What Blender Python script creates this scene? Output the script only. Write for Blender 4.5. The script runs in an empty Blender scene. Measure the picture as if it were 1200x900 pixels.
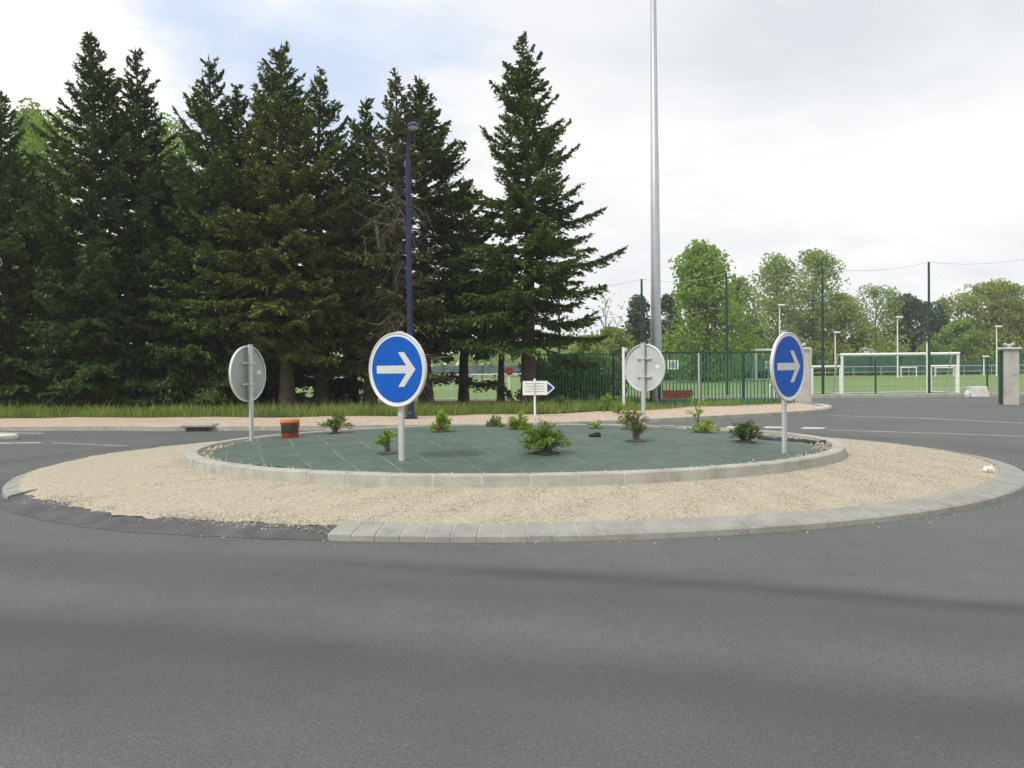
import bpy, math, random
import numpy as np
from mathutils import Vector, Matrix
R = math.radians
random.seed(7)
rng = np.random.default_rng(11)
sc = bpy.context.scene
COL = sc.collection

# ------------------------------------------------------------------ camera
F = 1200.0                      # focal length in photo pixels (photo 1200 x 900)
CAM = Vector((0, 0, 1.42))
PITCH, ROLL = math.atan(20 / F), R(0.6)
fw = Vector((0, math.cos(PITCH), -math.sin(PITCH)))
u0 = Vector((0, math.sin(PITCH), math.cos(PITCH)))
x0 = Vector((1, 0, 0))
rt = x0 * math.cos(ROLL) - u0 * math.sin(ROLL)
up = x0 * math.sin(ROLL) + u0 * math.cos(ROLL)
cd = bpy.data.cameras.new('camera')
cd.sensor_width = 36; cd.lens = 36 * F / 1200; cd.clip_start = 0.05; cd.clip_end = 6000
cam = bpy.data.objects.new('camera', cd); COL.objects.link(cam)
cam.matrix_world = Matrix(((rt.x, up.x, -fw.x, CAM.x), (rt.y, up.y, -fw.y, CAM.y), (rt.z, up.z, -fw.z, CAM.z), (0, 0, 0, 1)))
sc.camera = cam

def ray(px, py):
    return fw + rt * ((px - 600) / F) + up * ((450 - py) / F)
def at(px, py, d):               # survey point seen at a photo pixel, d metres ahead
    v = ray(px, py); return CAM + v * (d / v.y)
def gz(px, py, z=0.0):           # survey point on a level z
    v = ray(px, py); return CAM + v * ((z - CAM.z) / v.z)
def gx(px, d, z=0.0):            # ground point d metres ahead under column px
    lo = at(px, 440, d)
    y = 440
    for _ in range(4):
        p = at(px, y, d); y += (p.z - z) * F / d
    p = at(px, y, d); return Vector((p.x, d, z))

# ------------------------------------------------------------------ materials
def new_mat(name):
    m = bpy.data.materials.new(name); m.use_nodes = True
    nt = m.node_tree; b = nt.nodes['Principled BSDF']
    return m, nt, b
def N(nt, t, **kw):
    n = nt.nodes.new(t)
    for k, v in kw.items(): setattr(n, k, v)
    return n
def noise(nt, scale, detail=4, rough=.55, vec=None, dist=0):
    n = N(nt, 'ShaderNodeTexNoise'); n.inputs['Scale'].default_value = scale
    n.inputs['Detail'].default_value = detail; n.inputs['Roughness'].default_value = rough
    n.inputs['Distortion'].default_value = dist
    if vec is not None: nt.links.new(vec, n.inputs['Vector'])
    return n.outputs[0]
def ramp(nt, fac, stops):
    r = N(nt, 'ShaderNodeValToRGB'); e = r.color_ramp.elements
    while len(e) < len(stops): e.new(.5)
    for el, (p, c) in zip(e, stops):
        el.position = p
        el.color = (c, c, c, 1) if isinstance(c, (int, float)) else (*c, 1)
    nt.links.new(fac, r.inputs[0]); return r.outputs[0]
def mix(nt, fac, a, b, mode='MIX'):
    m = N(nt, 'ShaderNodeMix', data_type='RGBA', blend_type=mode)
    for sock, v in ((m.inputs[0], fac), (m.inputs[6], a), (m.inputs[7], b)):
        if isinstance(v, (int, float)): sock.default_value = v
        elif isinstance(v, tuple): sock.default_value = (*v, 1)
        else: nt.links.new(v, sock)
    return m.outputs[2]
def math_(nt, op, a, b=None, c=None):
    m = N(nt, 'ShaderNodeMath', operation=op)
    for i, v in enumerate((a, b, c)):
        if v is None: continue
        if isinstance(v, (int, float)): m.inputs[i].default_value = v
        else: nt.links.new(v, m.inputs[i])
    return m.outputs[0]
def coords(nt, kind='Object'):
    return N(nt, 'ShaderNodeTexCoord').outputs[kind]
def wpos(nt):
    return N(nt, 'ShaderNodeNewGeometry').outputs['Position']
def bump(nt, b, h, strength=.3, dist=.02):
    n = N(nt, 'ShaderNodeBump'); n.inputs['Strength'].default_value = strength
    n.inputs['Distance'].default_value = dist
    nt.links.new(h, n.inputs['Height']); nt.links.new(n.outputs[0], b.inputs['Normal'])
def plain(name, c, rough=.6, metal=0, var=.18, scale=6, bmp=0, spec=.4):
    m, nt, b = new_mat(name)
    v = noise(nt, scale, 5, .6, coords(nt))
    d = tuple(x * (1 - var) for x in c); l = tuple(min(1, x * (1 + var)) for x in c)
    nt.links.new(ramp(nt, v, [(.3, d), (.7, l)]), b.inputs['Base Color'])
    b.inputs['Roughness'].default_value = rough; b.inputs['Metallic'].default_value = metal
    b.inputs['Specular IOR Level'].default_value = spec
    if bmp: bump(nt, b, noise(nt, scale * 8, 3, .6, coords(nt)), bmp)
    return m
def foliage(name, dark, light, trans=.25, nscale=.7):
    m, nt, b = new_mat(name)
    g = N(nt, 'ShaderNodeNewGeometry')
    f = noise(nt, nscale, 3, .6, coords(nt))
    f = math_(nt, 'ADD', math_(nt, 'MULTIPLY', f, .9), math_(nt, 'MULTIPLY', g.outputs['Random Per Island'], .55))
    c = ramp(nt, math_(nt, 'SUBTRACT', f, .22), [(.15, dark), (.85, light)])
    nt.links.new(c, b.inputs['Base Color']); b.inputs['Roughness'].default_value = .6
    b.inputs['Specular IOR Level'].default_value = .25
    t = N(nt, 'ShaderNodeBsdfTranslucent'); nt.links.new(c, t.inputs[0])
    ms = N(nt, 'ShaderNodeMixShader'); ms.inputs[0].default_value = trans
    nt.links.new(b.outputs[0], ms.inputs[1]); nt.links.new(t.outputs[0], ms.inputs[2])
    nt.links.new(ms.outputs[0], nt.nodes['Material Output'].inputs[0])
    return m

M = {}
# asphalt with rolled stone grain, wheel-worn bands and patches
def asphalt():
    m, nt, b = new_mat('asphalt')
    P = wpos(nt)
    sx = N(nt, 'ShaderNodeSeparateXYZ'); nt.links.new(P, sx.inputs[0])
    X, Y = sx.outputs[0], sx.outputs[1]
    big = noise(nt, .35, 5, .6, P)
    med = noise(nt, 2.2, 5, .65, P)
    fine = noise(nt, 95, 3, .85, P)
    fine2 = noise(nt, 190, 2, .8, P)
    col = ramp(nt, big, [(.3, (.102, .110, .107)), (.7, (.142, .151, .145))])
    col = mix(nt, .22, col, ramp(nt, med, [(.3, (.078, .085, .085)), (.72, (.160, .169, .162))]))
    col = mix(nt, .85, col, ramp(nt, fine, [(.25, .35), (.5, .96), (.66, 1.35), (.80, 2.1)]), 'MULTIPLY')
    col = mix(nt, .6, col, ramp(nt, fine2, [(.28, .5), (.5, 1.0), (.75, 1.6)]), 'MULTIPLY')
    ag = N(nt, 'ShaderNodeTexVoronoi'); ag.inputs['Scale'].default_value = 105; nt.links.new(P, ag.inputs['Vector'])
    ac = N(nt, 'ShaderNodeSeparateColor'); nt.links.new(ag.outputs['Color'], ac.inputs[0])
    col = mix(nt, .32, col, ramp(nt, ac.outputs[0], [(0, .50), (.5, .95), (.85, 1.25), (1, 1.9)]), 'MULTIPLY')
    # wheel tracks: v = y + .36 x + .02 x^2 (entering path), soft darker rubber bands
    wob = math_(nt, 'MULTIPLY', noise(nt, .5, 3, .5, P), .5)
    v = math_(nt, 'ADD', math_(nt, 'ADD', Y, math_(nt, 'MULTIPLY', X, .36)), wob)
    v = math_(nt, 'ADD', v, math_(nt, 'MULTIPLY', math_(nt, 'MULTIPLY', X, X), .012))
    def band(c, w, s):
        d = math_(nt, 'DIVIDE', math_(nt, 'SUBTRACT', v, c), w)
        g = math_(nt, 'EXPONENT', math_(nt, 'MULTIPLY', math_(nt, 'MULTIPLY', d, d), -1))
        return math_(nt, 'MULTIPLY', g, s)
    t = math_(nt, 'MULTIPLY', band(7.30, .22, .62), ramp(nt, math_(nt, 'MULTIPLY_ADD', X, .1, .5), [(.28, .15), (.5, 1)]))
    t = math_(nt, 'ADD', t, band(6.7, .5, .38))
    t = math_(nt, 'ADD', t, band(5.05, .42, .48))
    t = math_(nt, 'ADD', t, band(4.3, .6, .30))
    # tracks round the far side of the ring
    xr = math_(nt, 'MULTIPLY', X, X); yr = math_(nt, 'SUBTRACT', Y, 15.0)
    rr = math_(nt, 'SQRT', math_(nt, 'ADD', xr, math_(nt, 'MULTIPLY', yr, yr)))
    def ring(c, w, s):
        d = math_(nt, 'DIVIDE', math_(nt, 'SUBTRACT', math_(nt, 'ADD', rr, wob), c), w)
        g = math_(nt, 'EXPONENT', math_(nt, 'MULTIPLY', math_(nt, 'MULTIPLY', d, d), -1))
        far = math_(nt, 'GREATER_THAN', Y, 12.0)
        return math_(nt, 'MULTIPLY', math_(nt, 'MULTIPLY', g, s), far)
    t = math_(nt, 'ADD', t, ring(8.3, .4, .28)); t = math_(nt, 'ADD', t, ring(7.0, .25, .2))
    t = math_(nt, 'MULTIPLY', t, ramp(nt, noise(nt, 1.1, 4, .6, P), [(.25, .55), (.7, 1.1)]))
    col = mix(nt, t, col, (.045, .046, .05))
    v2 = math_(nt, 'ADD', v, math_(nt, 'MULTIPLY', noise(nt, 6, 4, .7, P), .12))
    for c_, w_, th in ((5.22, .030, .46), (4.75, .026, .50)):
        sd_ = math_(nt, 'LESS_THAN', math_(nt, 'ABSOLUTE', math_(nt, 'SUBTRACT', v2, c_)), w_)
        sd_ = math_(nt, 'MULTIPLY', sd_, ramp(nt, noise(nt, 11, 4, .75, P), [(th + .09, 0), (th + .16, .40)]))
        col = mix(nt, sd_, col, (.035, .035, .037))
    lt = ramp(nt, noise(nt, 26, 2, .5, P), [(.75, 0), (.78, .5)])
    col = mix(nt, lt, col, (.30, .29, .26))
    st_ = ramp(nt, noise(nt, .8, 6, .7, P), [(.56, 0), (.72, .35)])
    col = mix(nt, st_, col, (.075, .077, .078))
    # sparse pock marks along the joint
    pk = ramp(nt, noise(nt, 9, 2, .5, P), [(.74, 0), (.80, .6)])
    pk = math_(nt, 'MULTIPLY', pk, math_(nt, 'MULTIPLY', band(4.6, .5, 1), .6))
    col = mix(nt, pk, col, (.04, .04, .042))
    nt.links.new(col, b.inputs['Base Color'])
    b.inputs['Roughness'].default_value = .88; b.inputs['Specular IOR Level'].default_value = .28
    bump(nt, b, fine, .8, .007)
    return m
M['asphalt'] = asphalt()
def patch_mat():
    m, nt, b = new_mat('patch_asphalt'); P = wpos(nt)
    c = ramp(nt, noise(nt, 3, 5, .6, P), [(.3, (.062, .063, .068)), (.7, (.118, .118, .122))])
    f = noise(nt, 90, 3, .7, P)
    c = mix(nt, .7, c, ramp(nt, f, [(.3, .5), (.7, 1.5)]), 'MULTIPLY')
    nt.links.new(c, b.inputs['Base Color']); b.inputs['Roughness'].default_value = .9
    bump(nt, b, f, .6, .01); return m
M['patch'] = patch_mat()
def gravel(name, cols, scale=34, soft=1.0, dirt=(.20, .17, .12)):
    m, nt, b = new_mat(name); P = wpos(nt)
    v = N(nt, 'ShaderNodeTexVoronoi'); v.inputs['Scale'].default_value = scale; nt.links.new(P, v.inputs['Vector'])
    s = N(nt, 'ShaderNodeSeparateColor'); nt.links.new(v.outputs['Color'], s.inputs[0])
    c = ramp(nt, s.outputs[0], [(0, cols[0]), (.35, cols[1]), (.75, cols[2]), (1, cols[3])])
    gap = ramp(nt, v.outputs['Distance'], [(.35, 1), (.75, .42)])
    c = mix(nt, .75 * soft, c, gap, 'MULTIPLY')
    c = mix(nt, ramp(nt, noise(nt, .9, 5, .6, P), [(.45, 0), (.8, .5)]), c, dirt)
    c = mix(nt, .5, c, ramp(nt, noise(nt, 7, 4, .7, P), [(.25, .8), (.75, 1.18)]), 'MULTIPLY')
    nt.links.new(c, b.inputs['Base Color']); b.inputs['Roughness'].default_value = .9
    b.inputs['Specular IOR Level'].default_value = .2
    bump(nt, b, math_(nt, 'SUBTRACT', 1, v.outputs['Distance']), .5, .008); return m
M['gravel'] = gravel('apron_gravel', ((.32, .275, .195), (.43, .38, .285), (.505, .455, .35), (.60, .56, .46)), 85, .55, dirt=(.38, .32, .22))
M['path'] = gravel('pink_gravel', ((.42, .32, .23), (.55, .43, .33), (.63, .51, .40), (.70, .61, .51)), 26, .7, dirt=(.40, .31, .22))
M['loose'] = gravel('loose_stones', ((.22, .20, .16), (.40, .36, .28), (.50, .46, .37), (.6, .56, .48)), 22)
def concrete(name, c, scale=4):
    m, nt, b = new_mat(name); P = wpos(nt)
    a = noise(nt, scale, 6, .65, P); f = noise(nt, 60, 3, .7, P)
    col = ramp(nt, a, [(.28, tuple(x * .72 for x in c)), (.55, c), (.8, tuple(x * 1.15 for x in c))])
    col = mix(nt, .45, col, ramp(nt, f, [(.3, .7), (.7, 1.25)]), 'MULTIPLY')
    nt.links.new(col, b.inputs['Base Color']); b.inputs['Roughness'].default_value = .85
    bump(nt, b, f, .25, .005); return m
M['kerb'] = concrete('kerb_concrete', (.40, .395, .345))
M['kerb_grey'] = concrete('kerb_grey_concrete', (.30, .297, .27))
M['mortar'] = concrete('mortar', (.50, .49, .44))
M['mortar_grey'] = concrete('grey_mortar', (.36, .355, .32))
M['pillar'] = concrete('pillar_render', (.50, .48, .43), 2)
M['block'] = concrete('white_concrete', (.62, .61, .57), 3)
def N_stretch(nt, P):
    mp = N(nt, 'ShaderNodeMapping'); mp.inputs['Rotation'].default_value = (0, 0, R(15)); mp.inputs['Scale'].default_value = (.5, 3.2, 1)
    nt.links.new(P, mp.inputs['Vector']); return mp.outputs[0]
def fabric():
    m, nt, b = new_mat('weed_fabric'); P = wpos(nt)
    sx = N(nt, 'ShaderNodeSeparateXYZ'); nt.links.new(P, sx.inputs[0])
    X, Y = sx.outputs[0], sx.outputs[1]
    c = ramp(nt, noise(nt, 1.3, 5, .6, P), [(.3, (.050, .092, .070)), (.7, (.094, .132, .110))])
    w = noise(nt, .22, 1, .4, P)
    v = math_(nt, 'ADD', X, math_(nt, 'MULTIPLY', Y, .30))
    v = math_(nt, 'ADD', v, math_(nt, 'MULTIPLY', w, .7))
    fr = math_(nt, 'FRACT', math_(nt, 'MULTIPLY', v, 2.3))
    line = math_(nt, 'LESS_THAN', math_(nt, 'ABSOLUTE', math_(nt, 'SUBTRACT', fr, .5)), .016)
    line = math_(nt, 'MULTIPLY', line, ramp(nt, noise(nt, 1.6, 3, .6, P), [(.42, .0), (.68, .52)]))
    c = mix(nt, line, c, (.36, .42, .36))
    yl = math_(nt, 'FRACT', math_(nt, 'MULTIPLY', math_(nt, 'ADD', math_(nt, 'SUBTRACT', Y, math_(nt, 'MULTIPLY', X, .22)), math_(nt, 'MULTIPLY', w, .8)), .8))
    sm = math_(nt, 'MULTIPLY', math_(nt, 'LESS_THAN', math_(nt, 'ABSOLUTE', math_(nt, 'SUBTRACT', yl, .5)), .018),
               ramp(nt, noise(nt, .9, 2, .5, P), [(.64, 0), (.74, .25)]))
    c = mix(nt, sm, c, (.3, .36, .31))
    c = mix(nt, ramp(nt, noise(nt, 3.5, 6, .7, P), [(.52, 0), (.78, .55)]), c, (.20, .19, .15))
    wv = noise(nt, 120, 2, .6, P)
    c = mix(nt, .35, c, ramp(nt, wv, [(.3, .7), (.7, 1.3)]), 'MULTIPLY')
    nt.links.new(c, b.inputs['Base Color']); b.inputs['Roughness'].default_value = .62
    b.inputs['Specular IOR Level'].default_value = .45
    fold = noise(nt, 1.5, 3, .55, N_stretch(nt, P)); 
    bump(nt, b, math_(nt, 'ADD', math_(nt, 'ADD', noise(nt, 4, 4, .6, P), math_(nt, 'MULTIPLY', fold, 1.6)), math_(nt, 'MULTIPLY', wv, .1)), .65, .10); return m
M['fabric'] = fabric()
def turf(name, a, b_, c_, sc1=.5):
    m, nt, b = new_mat(name); P = wpos(nt)
    c = ramp(nt, noise(nt, sc1, 6, .65, P), [(.28, a), (.5, b_), (.75, c_)])
    c = mix(nt, .6, c, ramp(nt, noise(nt, 25, 3, .7, P), [(.3, .6), (.7, 1.35)]), 'MULTIPLY')
    nt.links.new(c, b.inputs['Base Color']); b.inputs['Roughness'].default_value = .9
    b.inputs['Specular IOR Level'].default_value = .1
    bump(nt, b, noise(nt, 30, 3, .7, P), .6, .03); return m
M['verge'] = turf('verge_soil_grass', (.06, .055, .026), (.09, .12, .035), (.15, .19, .055), .9)
M['ground'] = turf('far_grass', (.06, .085, .03), (.085, .12, .04), (.12, .15, .06), .08)
M['pitch'] = turf('pitch_grass', (.145, .215, .085), (.175, .25, .10), (.21, .285, .12), .05)
M['white'] = plain('white_paint', (.78, .78, .76), .45, var=.06)
M['worn_white'] = plain('worn_road_paint', (.52, .52, .50), .8, var=.35, scale=9)
M['faint'] = plain('faded_road_paint', (.27, .27, .26), .85, var=.3, scale=3)
M['galv'] = plain('galvanised_steel', (.56, .57, .58), .42, .35, .1, 14)
M['mast'] = plain('mast_steel', (.46, .48, .50), .45, .4, .08, 5)
M['alu_back'] = plain('sign_back_grey', (.55, .575, .555), .42, .2, .16, 2.4)
M['alu_shaded'] = plain('sign_back_shaded_green', (.34, .38, .33), .32, .3, .2, 2.0)  # same grey back, with green reflection and shaded side put into the colour
M['rim'] = plain('sign_rim', (.66, .67, .68), .35, .25, .08, 8)
M['sign_blue'] = plain('sign_blue', (.003, .092, .46), .5, var=.10, scale=2.2, spec=.2)
M['reflective'] = plain('reflective_white', (.70, .71, .69), .45, var=.05, scale=10)
M['arrow'] = plain('arrow_white', (.58, .60, .58), .5, var=.06, scale=10)
M['lamp_blue'] = plain('lamp_blue_paint', (.017, .021, .080), .4, var=.15, scale=4)
M['lamp_glass'] = plain('lamp_diffuser', (.45, .46, .44), .2, var=.05)
M['green_paint'] = plain('green_powder_coat', (.030, .165, .092), .45, var=.2, scale=3)
M['green_dark'] = plain('dark_green_paint', (.014, .055, .034), .5, var=.2, scale=3)
M['screen'] = plain('windbreak_fabric', (.035, .10, .072), .8, var=.3, scale=1.2)
M['screen_blue'] = plain('bluish_windbreak', (.10, .15, .16), .8, var=.3, scale=1.2)
M['red'] = plain('red_plastic', (.25, .022, .026), .5, var=.25, scale=4)
M['orange'] = plain('orange_plastic', (.34, .05, .02), .5, var=.25, scale=12)
M['rim_or'] = plain('sunbleached_orange', (.52, .20, .06), .55, var=.2, scale=12)
M['black'] = plain('black_plastic', (.016, .017, .016), .6, var=.3, scale=12)
M['label_dark'] = plain('dark_printed_label', (.03, .035, .025), .5, var=.5, scale=20)
M['bark'] = plain('spruce_bark', (.075, .058, .044), .9, var=.4, scale=7, bmp=.6)
M['bark_pale'] = plain('pale_bark', (.16, .14, .115), .9, var=.35, scale=5, bmp=.4)
M['dead'] = plain('dead_twigs', (.27, .25, .18), .9, var=.3, scale=5)
M['ink'] = plain('grey_lettering', (.33, .33, .36), .6, var=.2)
M['tip_blue'] = plain('arrow_tip_blue', (.03, .03, .22), .5, var=.1)
M['soil'] = plain('planting_soil', (.10, .085, .06), .95, var=.5, scale=14, bmp=.8)
M['blossom'] = plain('blossom', (.50, .50, .42), .8, var=.2)
M['needle_dark'] = foliage('needle_dark', (0.022, 0.05, 0.012), (0.12, 0.185, 0.036), .22)
M['needle_green'] = foliage('needle_green', (0.028, 0.06, 0.014), (0.15, 0.22, 0.042), .22)
M['needle_olive'] = foliage('needle_olive', (0.04, 0.066, 0.014), (0.185, 0.235, 0.044), .22)
M['needle_dry'] = foliage('needle_dry', (0.055, 0.066, 0.022), (0.17, 0.185, 0.06), .22)
M['leaf_bright'] = foliage('leaf_bright', (0.16, 0.26, 0.04), (0.32, 0.45, 0.085), .48, .3)
M['leaf_mid'] = foliage('leaf_mid', (0.19, 0.27, 0.065), (0.36, 0.47, 0.12), .48, .3)
M['leaf_olive'] = foliage('leaf_olive', (0.2, 0.255, 0.05), (0.36, 0.44, 0.09), .48, .3)
M['leaf_brown'] = foliage('leaf_brown', (0.19, 0.205, 0.055), (0.31, 0.34, 0.095), .48, .3)
M['leaf_dark'] = foliage('leaf_dark', (0.04, 0.072, 0.036), (0.095, 0.145, 0.062), .2, .3)
M['leaf_bluegreen'] = foliage('leaf_bluegreen', (0.045, 0.078, 0.048), (0.105, 0.145, 0.088), .2, .3)
M['grass'] = foliage('grass_blades', (0.12, 0.19, 0.03), (0.31, 0.4, 0.09), .35, .6)
M['grass_seed'] = foliage('seeding_grass', (0.24, 0.24, 0.11), (0.42, 0.39, 0.2), .3, .8)
M['shrub_bright'] = foliage('shrub_bright', (0.16, 0.26, 0.03), (0.38, 0.52, 0.075), .35, 4)
M['shrub_mid'] = foliage('shrub_mid', (0.09, 0.165, 0.025), (0.25, 0.37, 0.065), .3, 4)
M['shrub_dark'] = foliage('shrub_dark', (0.07, 0.12, 0.03), (0.19, 0.25, 0.07), .25, 4)
M['shrub_red'] = foliage('shrub_red', (0.11, 0.11, 0.035), (0.27, 0.28, 0.09), .3, 4)

# ------------------------------------------------------------------ mesh helpers
class MB:
    def __init__(s): s.v = []; s.f = []; s.m = []
    def add(s, vs, fs, mi=0):
        o = len(s.v); s.v += [tuple(v) for v in vs]
        s.f += [tuple(i + o for i in f) for f in fs]; s.m += [mi] * len(fs)
    def box(s, c, size, rz=0, mi=0, bev=0):
        x, y, z = (k / 2 for k in size)
        if bev:
            b = min(bev, x * .45, y * .45, z * .45)
            prof = [(-z, b), (-z + b, 0), (z - b, 0), (z, b)]
            vs = []; fs = []
            for zz, ins in prof:
                X, Y = x - ins, y - ins
                for (a, e) in ((-X + b, -Y), (X - b, -Y), (X, -Y + b), (X, Y - b), (X - b, Y), (-X + b, Y), (-X, Y - b), (-X, -Y + b)):
                    vs.append((a, e, zz))
            for r in range(3):
                for k in range(8):
                    fs.append((r * 8 + k, r * 8 + (k + 1) % 8, r * 8 + 8 + (k + 1) % 8, r * 8 + 8 + k))
            fs.append(tuple(range(7, -1, -1))); fs.append(tuple(range(24, 32)))
        else:
            vs = [(sx * x, sy * y, sz * z) for sz in (-1, 1) for sx, sy in ((-1, -1), (1, -1), (1, 1), (-1, 1))]
            fs = [(3, 2, 1, 0), (4, 5, 6, 7), (0, 1, 5, 4), (1, 2, 6, 5), (2, 3, 7, 6), (3, 0, 4, 7)]
        ca, sa = math.cos(rz), math.sin(rz)
        s.add([(c[0] + a * ca - e * sa, c[1] + a * sa + e * ca, c[2] + h) for a, e, h in vs], fs, mi)
    def tube(s, pts, rad, n=8, mi=0, cap=True):
        pts = [Vector(p) for p in pts]
        if isinstance(rad, (int, float)): rad = [rad] * len(pts)
        vs = []; fs = []; ref = None
        for i, p in enumerate(pts):
            t = (pts[min(i + 1, len(pts) - 1)] - pts[max(i - 1, 0)])
            if t.length < 1e-9: t = Vector((0, 0, 1))
            t.normalize()
            if ref is None: ref = Vector((1, 0, 0)) if abs(t.x) < .8 else Vector((0, 1, 0))
            a = t.cross(ref); a.normalize(); b = t.cross(a); ref = -b if False else ref
            for k in range(n):
                an = 2 * math.pi * k / n
                vs.append(p + (a * math.cos(an) + b * math.sin(an)) * rad[i])
        for i in range(len(pts) - 1):
            for k in range(n):
                fs.append((i * n + k, i * n + (k + 1) % n, (i + 1) * n + (k + 1) % n, (i + 1) * n + k))
        if cap:
            fs.append(tuple(range(n - 1, -1, -1))); fs.append(tuple(range((len(pts) - 1) * n, len(pts) * n)))
        s.add(vs, fs, mi)
    def prism(s, poly, fn, d0, d1, mi=0):     # poly in (a,b), fn(a,b,d) -> xyz
        n = len(poly)
        vs = [fn(a, b, d0) for a, b in poly] + [fn(a, b, d1) for a, b in poly]
        fs = [tuple(range(n)), tuple(range(2 * n - 1, n - 1, -1))]
        for k in range(n): fs.append((k, k + n, (k + 1) % n + n, (k + 1) % n))
        s.add(vs, fs, mi)
    def build(s, name, mats, parent=None, smooth=False):
        me = bpy.data.meshes.new(name); me.from_pydata(s.v, [], s.f)
        for m in (mats if isinstance(mats, (list, tuple)) else [mats]): me.materials.append(m)
        me.polygons.foreach_set('material_index', s.m)
        me.update()
        import bmesh
        bm = bmesh.new(); bm.from_mesh(me); bmesh.ops.recalc_face_normals(bm, faces=bm.faces); bm.to_mesh(me); bm.free()
        if smooth:
            me.polygons.foreach_set('use_smooth', [True] * len(me.polygons))
            try: me.set_sharp_from_angle(angle=R(40))
            except Exception: pass
        return link(name, me, parent)
def link(name, me, parent=None):
    o = bpy.data.objects.new(name, me); COL.objects.link(o)
    if parent is not None: o.parent = parent
    return o
def quads_mesh(name, V, mat, parent=None):    # V (n,4,3) independent faces
    n = len(V); me = bpy.data.meshes.new(name)
    me.vertices.add(n * 4); me.vertices.foreach_set('co', np.ascontiguousarray(V, dtype=np.float32).ravel())
    me.loops.add(n * 4); me.loops.foreach_set('vertex_index', np.arange(n * 4, dtype=np.int32))
    me.polygons.add(n); me.polygons.foreach_set('loop_start', np.arange(0, n * 4, 4, dtype=np.int32))
    me.materials.append(mat); me.update(calc_edges=True); me.validate()
    return link(name, me, parent)
def tag(o, label=None, cat=None, group=None, kind=None):
    if label: o['label'] = label
    if cat: o['category'] = cat
    if group: o['group'] = group
    if kind: o['kind'] = kind
    return o
def thing(name, label, cat, loc, rz=0, group=None):
    o = bpy.data.objects.new(name, None); COL.objects.link(o); o.empty_display_size = .3
    o.location = loc; o.rotation_euler.z = rz
    return tag(o, label, cat, group)
def norm(a): return a / np.maximum(np.linalg.norm(a, axis=-1, keepdims=True), 1e-9)
def rhombi(P, D, Nn, L, W):                   # leaf-sized faces: centre P, along D, across D x N
    D = norm(D); S = norm(np.cross(D, Nn))
    L = np.asarray(L).reshape(-1, 1) * .5; W = np.asarray(W).reshape(-1, 1) * .5
    return np.stack([P - D * L, P + S * W - D * L * .1, P + D * L, P - S * W - D * L * .1], axis=1)

def sheet(name, pts, z, mat, kind='structure', thick=None):
    mb = MB()
    if callable(z): vs = [(p[0], p[1], z(p[0], p[1])) for p in pts]
    else: vs = [(p[0], p[1], z) for p in pts]
    mb.add(vs, [tuple(range(len(vs)))])
    return tag(mb.build(name, mat), kind=kind)

# ------------------------------------------------------------------ ground and roads
gm = MB(); gm.add([(-228, -44, -.06), (228, -44, -.06), (228, 228, -.06), (-228, 228, -.06)], [(0, 1, 2, 3)])
tag(gm.build('ground', M['ground']), kind='structure')
# kerb line on the far side of the ring road (survey, metres)
KL = [(-70, 26.5), (-30, 25.6), (-12, 24.7), (-8, 24.0), (-4, 23.7), (0, 23.9), (2.2, 24.6), (4.6, 26.0), (6.8, 27.6), (8.3, 28.8), (9.1, 29.8), (9.6, 31.0), (9.85, 33.2)]
BL = [(-70, 30.2), (-30, 29.2), (-12, 28.2), (-8, 27.5), (-4, 27.2), (0, 27.4), (2.2, 28.4), (4.2, 30.0), (5.8, 31.3), (7.2, 32.3), (8.0, 32.7), (8.8, 33.0), (9.3, 33.2)]
def smooth_line(L, n=10):
    P = [np.array(p, float) for p in L]; out = []
    for i in range(len(P) - 1):
        p0, p1, p2, p3 = P[max(i - 1, 0)], P[i], P[i + 1], P[min(i + 2, len(P) - 1)]
        for t in np.linspace(0, 1, n, endpoint=False):
            out.append(.5 * (2 * p1 + (p2 - p0) * t + (2 * p0 - 5 * p1 + 4 * p2 - p3) * t * t + (3 * p1 - p0 - 3 * p2 + p3) * t ** 3))
    out.append(P[-1]); return [tuple(p) for p in out]
KLs, BLs = smooth_line(KL), smooth_line(BL)
rm = MB()
rm.add([(-70, -40, 0), (70, -40, 0), (70, 42.0, 0), (-.5, 42.0, 0), (-.5, 33.6, 0), (9.85, 33.6, 0)] + [(x, y, 0) for x, y in reversed(KLs)],
       [tuple(range(6 + len(KLs)))])
bm_road = rm.build('road', M['asphalt']); tag(bm_road, kind='structure')
import bmesh as _b
_bm = _b.new(); _bm.from_mesh(bm_road.data); _b.ops.triangulate(_bm, faces=_bm.faces); _b.ops.recalc_face_normals(_bm, faces=_bm.faces)
for f in _bm.faces:
    if f.normal.z < 0: f.normal_flip()
_bm.to_mesh(bm_road.data); _bm.free()
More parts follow.
